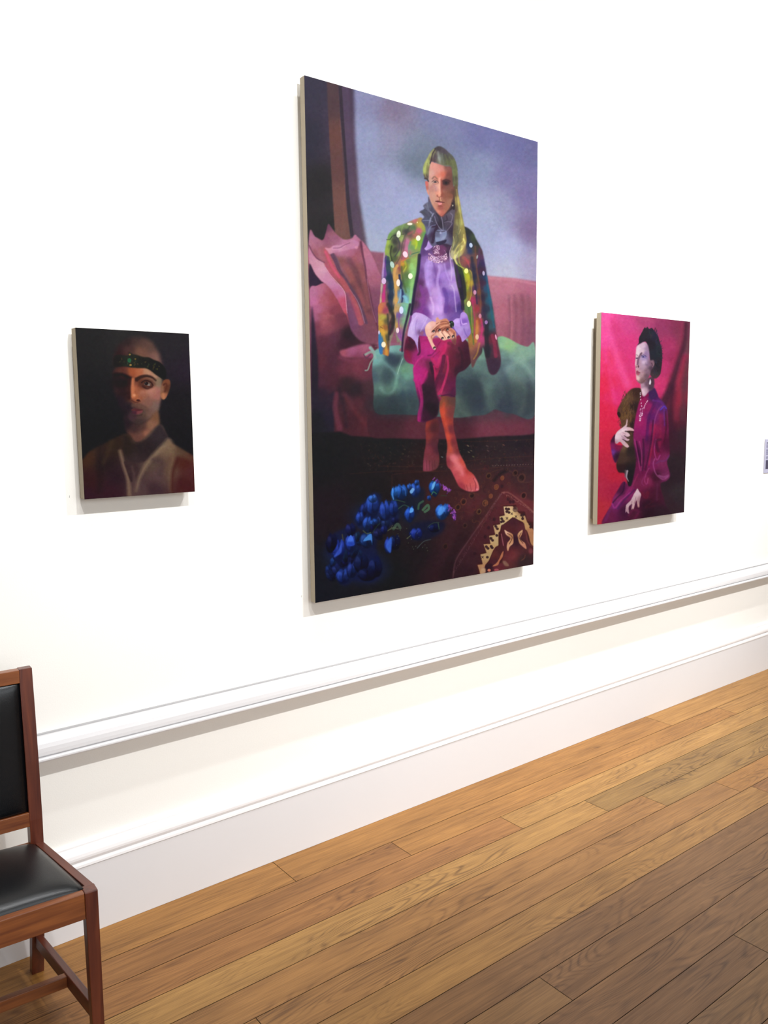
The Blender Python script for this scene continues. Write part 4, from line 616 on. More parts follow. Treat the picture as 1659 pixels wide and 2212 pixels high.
    trs = [(430, 420, (96, 26, 58)), (450, 600, (124, 30, 66)), (480, 500, (60, 24, 40)), (560, 620, (156, 36, 112)), (650, 480, (180, 34, 116)), (720, 560, (184, 40, 126)), (680, 600, (176, 34, 120)), (850, 520, (186, 34, 96)), (900, 420, (168, 40, 88)), (560, 760, (178, 30, 118)), (640, 800, (180, 30, 112)), (560, 880, (190, 32, 124)), (620, 700, (150, 40, 96)), (700, 700, (96, 34, 62)), (740, 780, (66, 26, 48)), (700, 1000, (40, 26, 38)), (620, 1100, (64, 24, 50)), (720, 1200, (34, 26, 32)), (560, 980, (176, 30, 108)), (600, 1080, (140, 34, 98)), (600, 1250, (110, 28, 84)), (800, 650, (184, 34, 110)), (860, 640, (150, 36, 74)), (780, 820, (176, 30, 78)), (850, 850, (84, 28, 56)), (900, 780, (112, 34, 56)), (970, 700, (92, 30, 48)), (980, 560, (104, 34, 54)), (1060, 600, (70, 28, 44)), (1160, 560, (60, 24, 42)), (1150, 700, (56, 26, 40)), (1050, 780, (54, 26, 42)), (960, 950, (92, 26, 62)), (900, 1000, (112, 28, 66)), (980, 1060, (80, 28, 60)), (790, 480, (150, 30, 90)), (830, 1060, (150, 40, 84))]
    P("440,380 400,600 440,690 515,720 510,780 525,900 560,1080 590,1200 560,1340 590,1405 700,1380 800,1320 820,1180 850,1110 790,1080 900,1090 1015,1095 1020,950 1040,830 1140,770 1230,660 1235,620 1190,480 1130,410 1040,330 900,380 700,400 640,260 560,360", trs, .9)
    for t, w, c, a, w2 in (("735,640 780,600 830,560", 10, (100, 22, 60), .5, 4), ("690,610 735,600 770,560", 20, (110, 22, 76), .7, 10), ("620,620 560,680 515,760", 26, (214, 46, 140), .5, 10), ("740,650 775,700 800,740 830,640 880,560 900,470", 40, (196, 38, 98), .7, 34), ("760,740 770,820 760,920", 26, (190, 30, 90), .8, 12), ("720,700 745,820 750,1000", 34, (48, 24, 42), .8, 40), ("880,620 860,740 800,900 770,980", 44, (84, 26, 56), .8, 36), ("920,620 930,740 900,880 850,1020 810,1070", 22, (184, 40, 92), .8, 34), ("985,480 1000,700 980,900", 30, (92, 30, 52), .5, 20), ("890,900 850,1060", 12, (200, 60, 110), .5, 10), ("560,930 575,1010 600,1080 610,1180 585,1290 580,1380", 28, (176, 32, 112), .9, 34), ("530,900 600,960 640,880 680,800", 40, (188, 32, 116), .6, 20), ("640,980 680,1100 660,1300", 70, (42, 24, 40), .6, 70), ("940,460 980,480 1060,560", 40, (96, 36, 56), .6, 40), ("1060,520 1100,620 1090,760", 30, (48, 24, 38), .6, 30), ("440,560 470,640 500,700", 30, (140, 30, 60), .5, 14), ("470,420 520,460 570,400 590,560 570,600", 40, (56, 22, 44), .7, 20), ("610,440 700,420 750,460", 30, (150, 30, 96), .5, 20), ("840,440 800,500 780,560", 8, (120, 24, 64), .9, 6), ("1000,1000 960,1080 1010,1090", 24, (72, 26, 60), .6, 10), ("850,1090 940,1075 1010,1100", 14, (60, 26, 50), .8, 10)):
        L(t, w, c, a, 1.3, w2)
    q.view(800, 660, 5.53)
    P("700,800 740,860 770,960 800,1080 822,1170 800,1320 700,1384 618,1392 628,1250 640,1120 620,1020 650,940 680,880", [(720, 900, (60, 28, 48)), (700, 1050, (46, 26, 40)), (720, 1250, (34, 24, 32)), (650, 1300, (60, 24, 46)), (780, 1100, (48, 28, 42))], 1.8, .92)
    L("600,960 612,1050 622,1180 600,1290 590,1390", 22, (150, 30, 96), .8, 1.4); L("560,1000 590,1120 580,1240", 16, (90, 26, 66), .5, 1.6)
    P("60,1080 300,1060 540,1100 560,1330 60,1320", (44, 54, 60), 9, .5); P("1060,1060 1300,1120 1500,1000 1980,960 1980,1330 1040,1380", (46, 54, 60), 9, .42)
    # ---- jacket
    q.view(800, 440, 8.295)
    jk = [(900, 290, (160, 130, 70)), (800, 310, (184, 96, 106)), (700, 350, (150, 120, 90)), (560, 400, (110, 138, 86)), (400, 500, (122, 156, 92)), (330, 580, (110, 150, 76)), (310, 720, (162, 184, 76)), (290, 850, (150, 170, 72)), (330, 1000, (142, 170, 76)), (370, 780, (96, 120, 60)), (440, 700, (58, 58, 56)), (450, 850, (50, 50, 48)), (470, 600, (62, 66, 62)), (430, 1000, (70, 84, 50)), (560, 640, (150, 170, 92)), (500, 900, (120, 150, 80)), (650, 500, (56, 56, 60)), (760, 430, (84, 112, 76)), (660, 430, (110, 138, 84)), (720, 560, (104, 80, 74)), (880, 500, (196, 84, 116)), (800, 560, (170, 100, 90)), (880, 380, (170, 166, 64)), (960, 450, (150, 160, 60)), (970, 560, (92, 144, 74)), (880, 720, (110, 160, 60)), (800, 720, (160, 180, 50)), (740, 800, (110, 150, 90)), (640, 700, (186, 104, 146)), (640, 820, (190, 110, 150)), (620, 900, (196, 96, 120)), (560, 800, (110, 76, 84)), (590, 1000, (178, 84, 100)), (500, 1100, (150, 96, 90)), (460, 1200, (190, 136, 90)), (520, 1180, (130, 70, 70)), (580, 1100, (206, 150, 40)), (620, 1150, (120, 130, 40)), (680, 1050, (104, 130, 70)), (760, 1050, (140, 180, 90)), (740, 1150, (150, 190, 110)), (650, 1300, (86, 110, 64)), (770, 1250, (130, 184, 110)), (640, 1450, (88, 128, 66)), (740, 1450, (124, 180, 104)), (650, 1600, (100, 150, 110)), (730, 1650, (124, 184, 130)), (620, 1700, (110, 160, 176)), (680, 1800, (120, 184, 176)), (640, 1950, (124, 180, 130)), (700, 1900, (130, 190, 140)), (480, 1350, (206, 150, 80)), (460, 1500, (204, 160, 84)), (460, 1750, (196, 160, 92)), (450, 1950, (170, 140, 90)), (540, 1450, (40, 44, 80)), (570, 1650, (50, 56, 110)), (540, 1650, (110, 150, 180)), (510, 1850, (84, 110, 170)), (240, 1100, (176, 120, 176)), (260, 1250, (110, 64, 144)), (220, 1250, (170, 140, 190)), (290, 1050, (56, 70, 104)), (330, 1350, (30, 50, 76)), (350, 1500, (28, 52, 86)), (340, 1700, (34, 38, 56)), (380, 1900, (46, 50, 46)), (250, 1500, (112, 60, 84)), (230, 1700, (176, 50, 116)), (180, 1750, (190, 150, 100)), (180, 1900, (214, 130, 80)), (240, 1850, (200, 60, 120)), (290, 1850, (130, 90, 70)), (200, 1500, (176, 160, 150)), (350, 1180, (104, 150, 84))]
    P("925,268 980,400 1010,520 960,640 930,760 890,900 870,1100 840,1300 800,1480 770,1650 745,1800 720,2000 660,2200 560,2550 520,2490 480,2500 440,2300 380,2450 320,2620 180,2580 150,2400 165,1800 185,1500 210,1200 240,1000 260,850 290,700 330,560 450,440 620,370 750,310 850,275", jk, .9)
    # sleeve gap of dark red between sleeve and body
    P("400,1960 430,2040 430,2200 400,2330 300,2400 320,2200 380,2050", [(380, 2100, (60, 44, 48)), (370, 2300, (96, 44, 66))], .8, .9)
    for t, w, c, a, w2 in (("290,660 350,655 390,600 470,575 600,560", 8, (34, 44, 44), .9, 6), ("700,430 640,540 600,640 560,780 540,950 460,1100", 34, (60, 66, 58), .55, 14), ("630,600 600,780 560,1000", 40, (104, 74, 80), .5, 30), ("380,780 360,900 390,1050 440,1150", 30, (44, 46, 40), .7, 30), ("470,620 520,720 510,840 440,960", 30, (62, 62, 66), .8, 24), ("480,1130 440,1200 430,1350 460,1600 450,1990", 50, (206, 154, 84), .9, 44), ("520,1300 540,1500 580,1620 560,1800 500,1880", 40, (34, 42, 84), .9, 20), ("300,1000 330,1250 380,1500 350,1900", 90, (26, 46, 76), .7, 80), ("250,900 230,1150 220,1350", 24, (190, 150, 200), .7, 20), ("280,950 262,1150 260,1350", 20, (96, 48, 140), .8, 20), ("255,1480 240,1650 220,1850 210,2000", 40, (196, 46, 120), .85, 50), ("205,1460 190,1650 170,1900", 20, (190, 172, 150), .8, 20), ("170,1850 165,2000", 34, (226, 140, 70), .8, 40), ("285,1600 300,1850 320,2000", 24, (130, 110, 84), .6, 14),
                           ("720,700 690,800 700,960 760,920 860,880", 30, (74, 150, 110), .6, 12), ("740,920 800,900 880,880", 8, (40, 76, 60), .8, 6), ("990,540 930,740 890,940 850,1250 790,1550", 22, (60, 130, 96), .7, 16), ("680,560 760,520 850,480", 40, (178, 92, 96), .4, 30), ("560,1050 600,1030 680,990", 16, (214, 130, 50), .8, 10), ("620,1050 640,1150 600,1250", 30, (160, 176, 50), .7, 8), ("560,1150 570,1300 600,1450 640,1600", 34, (70, 96, 50), .6, 30), ("640,1150 590,1230", 12, (190, 204, 70), .8, 6), ("740,1100 760,1300 730,1600 700,1950", 50, (150, 204, 120), .5, 40), ("600,1680 640,1720 660,1850", 50, (124, 190, 204), .7, 50), ("545,1560 530,1700 500,1800", 24, (132, 176, 204), .8, 20), ("440,1540 410,1560 420,1620", 5, (120, 150, 160), .7, 5), ("820,660 830,740 810,820", 40, (180, 200, 40), .6, 26), ("600,380 560,480 550,640", 20, (130, 160, 84), .5, 16), ("740,440 800,460 780,540", 50, (76, 106, 70), .5, 30), ("840,330 860,400 900,440", 24, (190, 150, 60), .5, 30)):
        L(t, w, c, a, 1.2, w2)
    q.view(800, 660, 5.53)
    P("100,0 210,0 215,200 225,400 222,600 190,612 160,600 130,590 105,560 100,420 95,200", [(120, 60, (204, 120, 70)), (170, 80, (150, 60, 90)), (150, 150, (180, 170, 70)), (130, 220, (200, 160, 60)), (190, 200, (96, 90, 60)), (150, 330, (214, 170, 60)), (200, 400, (90, 80, 50)), (120, 420, (60, 120, 160)), (125, 540, (50, 110, 170)), (180, 560, (190, 110, 50)), (210, 500, (110, 84, 60)), (170, 280, (150, 90, 50))], .7)
    L("110,350 112,470 130,580", 30, (44, 116, 176), .8, 1, 36); L("140,280 165,400 185,500 195,590", 34, (214, 160, 60), .7, 1.5, 30); L("120,270 150,285", 8, (90, 60, 40), .8, .7); L("205,120 220,300 218,420", 24, (52, 50, 50), .7, 1.5)
    P("300,0 480,0 440,150 410,300 390,440 350,420 310,340 300,200", [(320, 60, (190, 150, 90)), (340, 120, (110, 80, 150)), (400, 60, (112, 176, 170)), (440, 60, (124, 184, 130)), (400, 200, (124, 176, 130)), (360, 200, (124, 120, 120)), (340, 330, (140, 90, 130)), (370, 400, (150, 90, 150)), (310, 250, (190, 140, 80))], .7)
    L("305,60 300,200 315,320", 10, (200, 156, 84), .8, .8); L("345,120 340,250 370,420", 16, (132, 76, 140), .8, 1); L("210,0 280,180 230,350", 44, (44, 42, 44), .85, 2, 30)
    L("475,0 440,160 405,300 385,450 380,560", 30, (34, 26, 52), .85, 1.4, 20)
    q.view(960, 480, 7.9)
    P("340,85 420,120 500,200 540,290 600,400 650,500 680,640 710,800 740,1000 780,1200 820,1400 850,1600 880,1850 920,2100 960,2300 960,2450 900,2580 820,2620 760,2560 720,2400 660,2150 640,2250 560,2350 480,2500 440,2300 400,2000 380,1700 320,1450 280,1300 262,1050 290,850 200,750 150,600 130,300 200,60",
      [(400, 180, (36, 40, 42)), (500, 280, (56, 66, 48)), (380, 300, (34, 38, 60)), (560, 350, (48, 56, 44)), (440, 500, (34, 50, 92)), (420, 420, (36, 44, 76)), (520, 480, (70, 62, 50)), (620, 500, (80, 52, 60)), (600, 620, (92, 46, 100)), (560, 600, (110, 70, 60)), (500, 650, (84, 64, 50)), (650, 700, (56, 42, 90)), (620, 850, (78, 34, 66)), (690, 950, (36, 60, 104)), (720, 1150, (40, 84, 120)), (760, 1350, (42, 100, 124)), (800, 1600, (52, 110, 110)), (640, 1050, (84, 32, 60)), (640, 1300, (50, 38, 56)), (700, 1500, (44, 48, 72)), (540, 800, (50, 46, 60)), (560, 1000, (64, 56, 50)), (590, 1200, (120, 70, 50)), (620, 1400, (104, 52, 50)), (510, 950, (36, 38, 66)), (520, 1150, (70, 44, 80)), (510, 1350, (150, 44, 84)), (560, 1500, (150, 50, 60)), (600, 1700, (160, 70, 50)), (560, 1850, (176, 110, 60)), (640, 1850, (160, 50, 90)), (620, 2000, (170, 60, 110)), (500, 2000, (150, 110, 50)), (400, 700, (150, 70, 70)), (380, 620, (120, 80, 80)), (350, 500, (110, 90, 80)), (440, 750, (64, 50, 66)), (330, 900, (140, 160, 50)), (400, 950, (170, 170, 40)), (300, 1050, (120, 150, 50)), (350, 1150, (120, 130, 40)), (440, 1050, (170, 140, 50)), (400, 1250, (130, 110, 40)), (330, 1300, (110, 140, 60)), (430, 1500, (84, 120, 70)), (430, 1700, (84, 110, 60)), (480, 1850, (104, 110, 50)), (780, 1800, (60, 90, 100)), (720, 1900, (44, 40, 46)), (820, 2000, (124, 38, 56)), (880, 2200, (112, 46, 64)), (740, 2200, (46, 44, 52)), (880, 2450, (66, 40, 60)), (700, 1750, (60, 50, 80)), (660, 1600, (70, 50, 70))], .9)
    for t, w, c, a, w2 in (("470,620 500,850 530,1100 560,1400", 50, (36, 38, 62), .7, 30), ("530,420 540,640 560,850 600,1100 620,1400 600,1700", 22, (128, 78, 56), .6, 30), ("600,480 590,650 560,780", 30, (112, 56, 110), .5, 20), ("720,950 760,1250 820,1650 850,1800", 34, (34, 110, 140), .6, 34), ("640,900 650,1200 680,1500 700,1800", 50, (58, 40, 66), .5, 40), ("330,620 400,680 430,780", 60, (176, 72, 80), .6, 20), ("300,860 290,1000 310,1200 350,1350", 40, (112, 160, 60), .5, 20), ("380,880 420,1000 400,1150", 50, (180, 180, 30), .5, 20), ("430,830 470,900 470,1100 450,1300 400,1400", 12, (206, 170, 60), .7, 8), ("370,1050 340,1200 330,1300", 30, (90, 84, 40), .5, 20), ("470,1300 500,1500 520,1700 510,2000", 24, (176, 40, 92), .6, 20), ("560,1700 560,1850 540,2050", 40, (196, 124, 60), .6, 40), ("620,1650 650,1800 620,2000", 30, (190, 46, 110), .6, 30), ("410,1450 440,1650 480,1900 500,2100", 20, (64, 100, 50), .7, 20), ("460,1450 470,1700 480,1900", 8, (176, 170, 60), .7, 6), ("730,1750 720,1950 740,2300", 70, (44, 36, 44), .8, 70), ("820,1950 860,2100 880,2300", 60, (176, 46, 76), .7, 60), ("600,2080 560,2250 500,2350", 30, (176, 130, 60), .6, 20)):
        L(t, w, c, a, 1.3, w2)
    P("520,330 600,400 700,800 780,1200 850,1600 920,2100 960,2400 880,2600 760,2560 720,2300 700,1900 640,1500 600,1100 560,700", (28, 32, 46), 3, .30)
    # ---- lilac blouse and chest
    q.view(800, 440, 8.295)
    P("1480,900 1560,1040 1640,1150 1700,1400 1720,1700 1600,1700 1500,1200", [(1600, 1200, (44, 56, 40)), (1650, 1500, (44, 44, 40)), (1550, 1000, (110, 116, 70))], 1)
    bl = [(1000, 700, (70, 44, 96)), (960, 900, (84, 54, 110)), (980, 1000, (130, 92, 160)), (1080, 1100, (170, 136, 206)), (1040, 1250, (172, 140, 212)), (940, 1250, (104, 64, 130)), (900, 1450, (84, 40, 88)), (1060, 1450, (176, 140, 212)), (1180, 1200, (120, 80, 150)), (1250, 1150, (164, 130, 196)), (1300, 1300, (156, 116, 196)), (1380, 1150, (120, 84, 150)), (1420, 1350, (150, 110, 186)), (1200, 1400, (124, 84, 160)), (1160, 1600, (180, 140, 200)), (1260, 1700, (190, 146, 214)), (1350, 1650, (110, 76, 160)), (1440, 1650, (120, 84, 164)), (1500, 1500, (170, 140, 196)), (1520, 1800, (120, 84, 160)), (1250, 1900, (206, 164, 226)), (1110, 1900, (190, 150, 212)), (980, 1600, (124, 60, 130)), (900, 1750, (130, 60, 136)), (860, 1650, (90, 52, 84)), (920, 1950, (120, 50, 130)), (1000, 1950, (110, 56, 140)), (1380, 1900, (100, 56, 130)), (820, 1800, (70, 46, 66)), (1600, 1850, (64, 44, 110)), (1460, 1250, (176, 148, 206)), (1400, 900, (64, 40, 64)), (1250, 850, (96, 50, 90)), (1300, 1000, (120, 76, 116)), (1060, 650, (64, 40, 70)), (1380, 700, (50, 34, 54)), (1200, 2100, (176, 140, 206)), (1000, 2150, (120, 76, 150)), (1500, 2100, (110, 76, 150))]
    P("1000,540 1100,600 1480,560 1470,800 1440,1000 1490,1060 1540,1400 1600,1650 1640,1850 1700,2100 1650,2300 1500,2400 1100,2400 700,2300 760,1800 810,1500 850,1250 880,1000 900,860 940,700", bl, 1)
    for t, w, c, a, w2 in (("880,940 850,1250 800,1520 760,1800 730,2000", 60, (30, 24, 52), .85, 44), ("1040,1040 1000,1200 1030,1450 1080,1650", 90, (184, 152, 224), .5, 40), ("1130,1060 1180,1300 1190,1450", 30, (110, 70, 140), .6, 20), ("1230,1130 1240,1210 1200,1400 1230,1600 1270,1900", 40, (186, 152, 216), .6, 60), ("1330,1100 1360,1250 1420,1400 1430,1480", 30, (178, 144, 214), .6, 20), ("1440,900 1430,980 1460,1200 1450,1400", 24, (196, 168, 212), .8, 16), ("1460,1480 1500,1560 1520,1750 1540,1950", 16, (206, 180, 220), .7, 12), ("1320,1550 1370,1700 1350,1950", 70, (92, 56, 140), .6, 60), ("900,1500 960,1750 900,1950", 60, (126, 56, 140), .6, 60), ("850,1450 870,1650 830,1900", 24, (104, 64, 92), .6, 20), ("1080,1700 1130,1850 1120,2000", 40, (214, 176, 226), .6, 30), ("1600,1300 1640,1600 1660,1900", 60, (32, 26, 50), .8, 60), ("1500,1000 1560,1250 1600,1500", 50, (56, 38, 74), .8, 60)):
        L(t, w, c, a, 1.6, w2)
    P("1060,650 1100,660 1160,720 1120,790 1060,840 1005,852 970,820 1010,770 1030,700", [(1050, 700, (172, 140, 204)), (1080, 780, (166, 132, 200)), (1000, 830, (180, 150, 212))], .6); L("1160,725 1110,800 1020,850", 6, (56, 32, 62), .7, .6)
    P("1130,860 1240,770 1360,800 1340,900 1230,960 1140,940", (104, 52, 92), 1.2, .8); q.rng.seed(31)
    for i in range(420):
        a = q.rng.uniform(0, 1); b = q.rng.uniform(-1, 1); x = 1040+a*340; y = 960+60*math.sin(a*3.1)-a*10+b*60
        if q.rng.rand() < .3: x = 1190+q.rng.uniform(-60, 50); y = q.rng.uniform(760, 930)
        D(x, y, q.rng.uniform(5, 12), q.rng.uniform(4, 9), [(226, 190, 214), (150, 100, 140), (90, 56, 90), (196, 150, 180), (240, 214, 226)][q.rng.randint(5)], .8, q.rng.uniform(0, 3))
    L("1380,940 1360,900 1330,850", 6, (176, 130, 170), .7, .6)
    # ---- cuffs
    q.view(800, 660, 5.53)
    P("545,95 640,120 720,175 745,195 700,220 660,260 640,300 600,345 575,400 570,500 575,570 560,520 530,440 480,390 445,370 460,280 490,190 500,130", [(560, 150, (190, 156, 214)), (640, 180, (186, 156, 214)), (520, 260, (196, 170, 224)), (600, 260, (170, 140, 204)), (560, 400, (180, 150, 206)), (480, 340, (196, 170, 220)), (700, 190, (170, 136, 196)), (600, 340, (110, 70, 120))], .6); L("560,180 540,280 560,400", 12, (150, 116, 186), .6, 1.3); L("680,160 640,240 600,320", 12, (206, 184, 230), .5, 1.3); P("590,350 615,320 640,330 620,370", (150, 84, 110), .6, .7); L("560,130 510,200 490,300", 10, (216, 190, 236), .5, 1.2)
    P("990,200 1030,165 1070,160 1080,110 1110,88 1150,110 1170,160 1190,250 1200,340 1150,400 1100,445 1085,400 1060,360 1020,310 1000,270", [(1040, 200, (190, 156, 222)), (1110, 130, (170, 134, 206)), (1120, 200, (120, 80, 170)), (1060, 300, (170, 140, 204)), (1130, 320, (150, 120, 186)), (1180, 330, (136, 104, 176)), (1100, 400, (160, 124, 190)), (1150, 260, (160, 130, 196))], .6); L("1080,170 1100,230 1150,225", 12, (214, 176, 236), .7, .8); L("1120,290 1140,350 1170,390", 12, (110, 76, 150), .6, 1); L("1075,170 1085,250", 10, (110, 60, 160), .6, 1)
    # ---- hands, bracelet, nails
    D(968, 235, 34, 42, (38, 44, 42)); D(950, 230, 5, 8, (200, 210, 190)); D(975, 215, 7, 9, (80, 110, 90)); D(985, 260, 7, 9, (90, 100, 90))
    hs = [(700, 250, (232, 186, 176)), (760, 230, (226, 172, 160)), (700, 330, (224, 172, 156)), (820, 200, (214, 150, 124)), (860, 240, (180, 112, 84)), (900, 200, (196, 130, 100)), (740, 420, (214, 150, 130)), (760, 500, (224, 168, 150)), (800, 170, (206, 146, 126)), (940, 260, (160, 96, 76)), (980, 320, (176, 104, 82)), (840, 380, (232, 180, 158)), (920, 370, (236, 186, 162)), (980, 370, (206, 146, 124)), (1000, 440, (110, 56, 60)), (800, 290, (150, 86, 72)), (900, 300, (150, 84, 66))]
    P("655,270 690,220 740,198 780,205 790,160 808,150 822,175 850,180 900,165 935,190 950,235 960,275 1000,300 1025,340 1030,420 1020,480 985,460 950,410 880,430 830,400 790,370 750,400 745,440 770,490 785,520 770,542 745,525 715,460 700,410 670,370 655,320", hs, .6)
    for t, w, c in (("790,230 840,210 900,200 940,220", 8, (120, 64, 50)), ("800,260 850,235 930,225", 7, (130, 70, 56)), ("740,310 780,260 830,215", 14, (226, 168, 140)), ("810,300 860,260 930,245", 16, (214, 150, 118)), ("730,330 745,310 790,270", 7, (110, 56, 46)), ("780,330 800,290 860,290", 8, (100, 50, 42)), ("860,310 900,280 950,275", 8, (100, 50, 42)), ("930,300 970,290 1010,320", 12, (206, 136, 108)), ("835,330 870,390", 34, (236, 188, 164)), ("800,345 850,395", 30, (226, 172, 148)), ("885,330 935,395", 34, (238, 192, 168)), ("950,330 990,380", 26, (214, 154, 130)), ("850,330 900,400", 6, (110, 56, 50)), ("920,320 965,385", 6, (110, 56, 50)), ("700,400 735,470 765,520", 30, (230, 178, 158)), ("790,170 800,200", 18, (214, 156, 134)), ("760,360 730,380 745,420", 10, (170, 104, 84)), ("1000,340 1015,440", 14, (120, 64, 56))): L(t, w, c, .85, .8)
    for x, y, r in ((757, 318, .9), (826, 306, .9), (862, 402, .6), (936, 392, .6), (990, 378, .5), (766, 516, .8), (922, 298, .5)): D(x, y, 15, 18, (60, 44, 48), .95, r); D(x+5, y+9, 7, 6, (206, 196, 196), .8)
    # ---- white dots of the jacket
    q.view(800, 440, 8.295)
    for x, y, rx, ry, r, c in ((505, 560, 36, 62, .1, (232, 236, 214)), (707, 377, 46, 22, 0, (236, 226, 206)), (858, 632, 40, 48, 0, (240, 240, 214)), (625, 925, 42, 58, -.4, (240, 206, 220)), (390, 1110, 36, 60, -.3, (176, 206, 190)), (240, 1405, 40, 56, 0, (214, 180, 216)), (717, 1315, 40, 52, 0, (240, 242, 214)), (500, 1435, 34, 64, 0, (246, 226, 214)), (556, 1925, 36, 66, 0, (206, 216, 240)), (840, 350, 10, 12, 0, (236, 220, 170))): D(x, y, rx, ry, c, .97, r)
    D(495, 590, 30, 30, (190, 206, 160), .6)
    q.view(800, 660, 5.53)
    for x, y, rx, ry, c in ((325, 310, 18, 32, (236, 206, 214)), (158, 480, 26, 34, (246, 232, 200)), (103, 335, 9, 24, (206, 190, 224)), (368, 72, 22, 38, (206, 214, 240))): D(x, y, rx, ry, c, .97)
    q.view(960, 480, 7.9)
    for x, y, rx, ry, r, c in ((455, 405, 28, 40, -.2, (176, 190, 214)), (562, 605, 14, 32, .2, (150, 150, 150)), (376, 845, 34, 44, 0, (236, 240, 130)), (672, 884, 20, 40, -.1, (170, 160, 190)), (522, 1212, 26, 40, 0, (190, 130, 160)), (420, 1408, 34, 52, 0, (240, 240, 170)), (610, 1615, 26, 40, 0, (190, 120, 140)), (716, 1722, 26, 34, 0, (150, 110, 160)), (560, 1972, 28, 46, 0, (214, 176, 140)), (882, 1975, 14, 46, -.2, (220, 150, 180))): D(x, y, rx, ry, c, .95, r)
    # ---- ruff
    q.view(850, 290, 6.636)
    P("500,900 520,1100 620,1220 780,1200 900,1120 915,900 900,740 840,800 800,1000 700,1080 580,1040", [(880, 850, (88, 58, 48)), (870, 1050, (46, 36, 42)), (560, 1060, (84, 76, 92)), (700, 1180, (56, 44, 54))], 1)
    P("490,985 540,1000 600,1150 700,1190 820,1100 880,1080 900,1200 870,1400 860,1600 760,1580 640,1580 560,1620 480,1480 450,1330 400,1250 440,1190 380,1120 440,1080 430,1030", [(480, 1060, (92, 92, 112)), (520, 1150, (76, 76, 96)), (430, 1120, (72, 72, 88)), (560, 1100, (66, 62, 84)), (600, 1250, (62, 56, 76)), (660, 1300, (44, 36, 50)), (700, 1450, (106, 108, 140)), (640, 1480, (96, 98, 124)), (780, 1250, (70, 60, 78)), (830, 1150, (84, 74, 88)), (840, 1400, (50, 38, 56)), (560, 1450, (56, 36, 64)), (500, 1400, (96, 98, 128)), (450, 1270, (74, 74, 98))], .8)
    for t, w, c, a in (("530,1120 560,1160 520,1240 510,1330", 16, (120, 120, 146), .8), ("580,1140 545,1200 525,1270", 12, (150, 150, 172), .7), ("590,1190 610,1260 650,1340 710,1390 705,1280 690,1200", 10, (136, 128, 150), .8), ("620,1150 660,1220 690,1340", 22, (44, 36, 50), .8), ("730,1270 780,1260 840,1280 810,1340 760,1400", 12, (116, 106, 126), .7), ("820,1140 850,1180 830,1260", 16, (124, 112, 130), .6), ("440,1090 500,1120 560,1230", 12, (60, 58, 76), .7), ("420,1250 500,1245 560,1260", 8, (140, 146, 176), .7), ("480,1000 500,1080 540,1140", 14, (116, 114, 134), .6), ("760,1180 770,1240 730,1260", 20, (52, 42, 56), .8), ("560,1330 620,1330 600,1400 560,1560", 40, (48, 30, 54), .85), ("500,1390 540,1330 600,1310", 14, (120, 124, 156), .7), ("490,1440 520,1360", 24, (112, 116, 146), .7), ("380,1125 440,1140 480,1180", 14, (70, 66, 80), .8), ("430,1040 470,1060 500,1120", 12, (104, 104, 124), .7)): L(t, w, c, a, .9)
    P("600,1420 640,1380 700,1390 760,1400 745,1500 660,1545 605,1555", [(640, 1450, (90, 92, 118)), (700, 1450, (120, 126, 160)), (630, 1530, (124, 134, 166)), (720, 1500, (136, 140, 170))], .6); L("610,1400 670,1410 740,1400", 10, (56, 46, 62), .8, .7); D(676, 1424, 16, 16, (150, 156, 186), .8); P("610,1560 700,1540 760,1520 740,1570 650,1600", (44, 36, 60), .7)
    L("400,1120 378,1130", 10, (92, 90, 108), .8, .8)
    # ---- head
    P("455,690 480,680 505,700 508,780 510,880 490,860 468,790", [(470, 720, (196, 100, 96)), (490, 830, (206, 140, 120)), (480, 780, (170, 96, 86))], .7)
    fc = [(570, 450, (206, 140, 128)), (640, 500, (200, 128, 116)), (540, 560, (200, 150, 136)), (690, 480, (184, 112, 104)), (700, 580, (196, 96, 76)), (760, 480, (124, 76, 70)), (800, 600, (116, 66, 58)), (660, 620, (206, 124, 104)), (530, 700, (190, 146, 130)), (560, 780, (176, 122, 112)), (620, 770, (196, 136, 126)), (650, 760, (222, 170, 148)), (640, 860, (214, 140, 116)), (700, 760, (110, 56, 50)), (760, 700, (80, 46, 46)), (800, 780, (116, 72, 62)), (820, 880, (128, 78, 60)), (740, 880, (130, 76, 60)), (580, 900, (190, 140, 122)), (560, 960, (186, 136, 116)), (600, 1030, (182, 124, 104)), (680, 1060, (150, 80, 70)), (650, 1130, (196, 118, 100)), (700, 1160, (170, 92, 80)), (770, 1060, (150, 96, 74)), (820, 980, (150, 100, 80)), (860, 850, (84, 54, 46)), (840, 620, (104, 64, 56))]
    P("540,400 600,415 680,440 760,460 830,470 850,560 860,700 868,820 850,950 820,1050 760,1130 710,1190 670,1180 610,1110 565,1040 530,960 512,880 505,760 500,620 505,500", fc, 1)
    L("845,1000 860,1030 865,1080", 26, (42, 34, 40), .9, 1); D(853, 1030, 6, 12, (220, 210, 180))
    P("590,200 650,175 720,200 790,260 860,330 900,420 920,540 925,700 920,760 870,745 850,690 848,560 830,470 780,455 700,450 620,415 540,395 530,420 510,520 500,640 470,650 450,640 425,560 430,460 480,350 530,260",
      [(480, 400, (160, 168, 92)), (450, 520, (170, 180, 96)), (530, 300, (150, 150, 96)), (560, 260, (120, 116, 84)), (640, 210, (66, 58, 66)), (600, 330, (84, 72, 78)), (570, 380, (84, 62, 66)), (670, 350, (120, 126, 116)), (700, 420, (112, 112, 88)), (760, 330, (84, 80, 72)), (780, 420, (110, 110, 70)), (850, 420, (110, 116, 70)), (880, 560, (122, 130, 76)), (890, 700, (104, 104, 70)), (860, 650, (76, 72, 54)), (480, 620, (90, 76, 66)), (500, 520, (110, 100, 70)), (820, 320, (84, 82, 74)), (740, 250, (74, 66, 76))], .9)
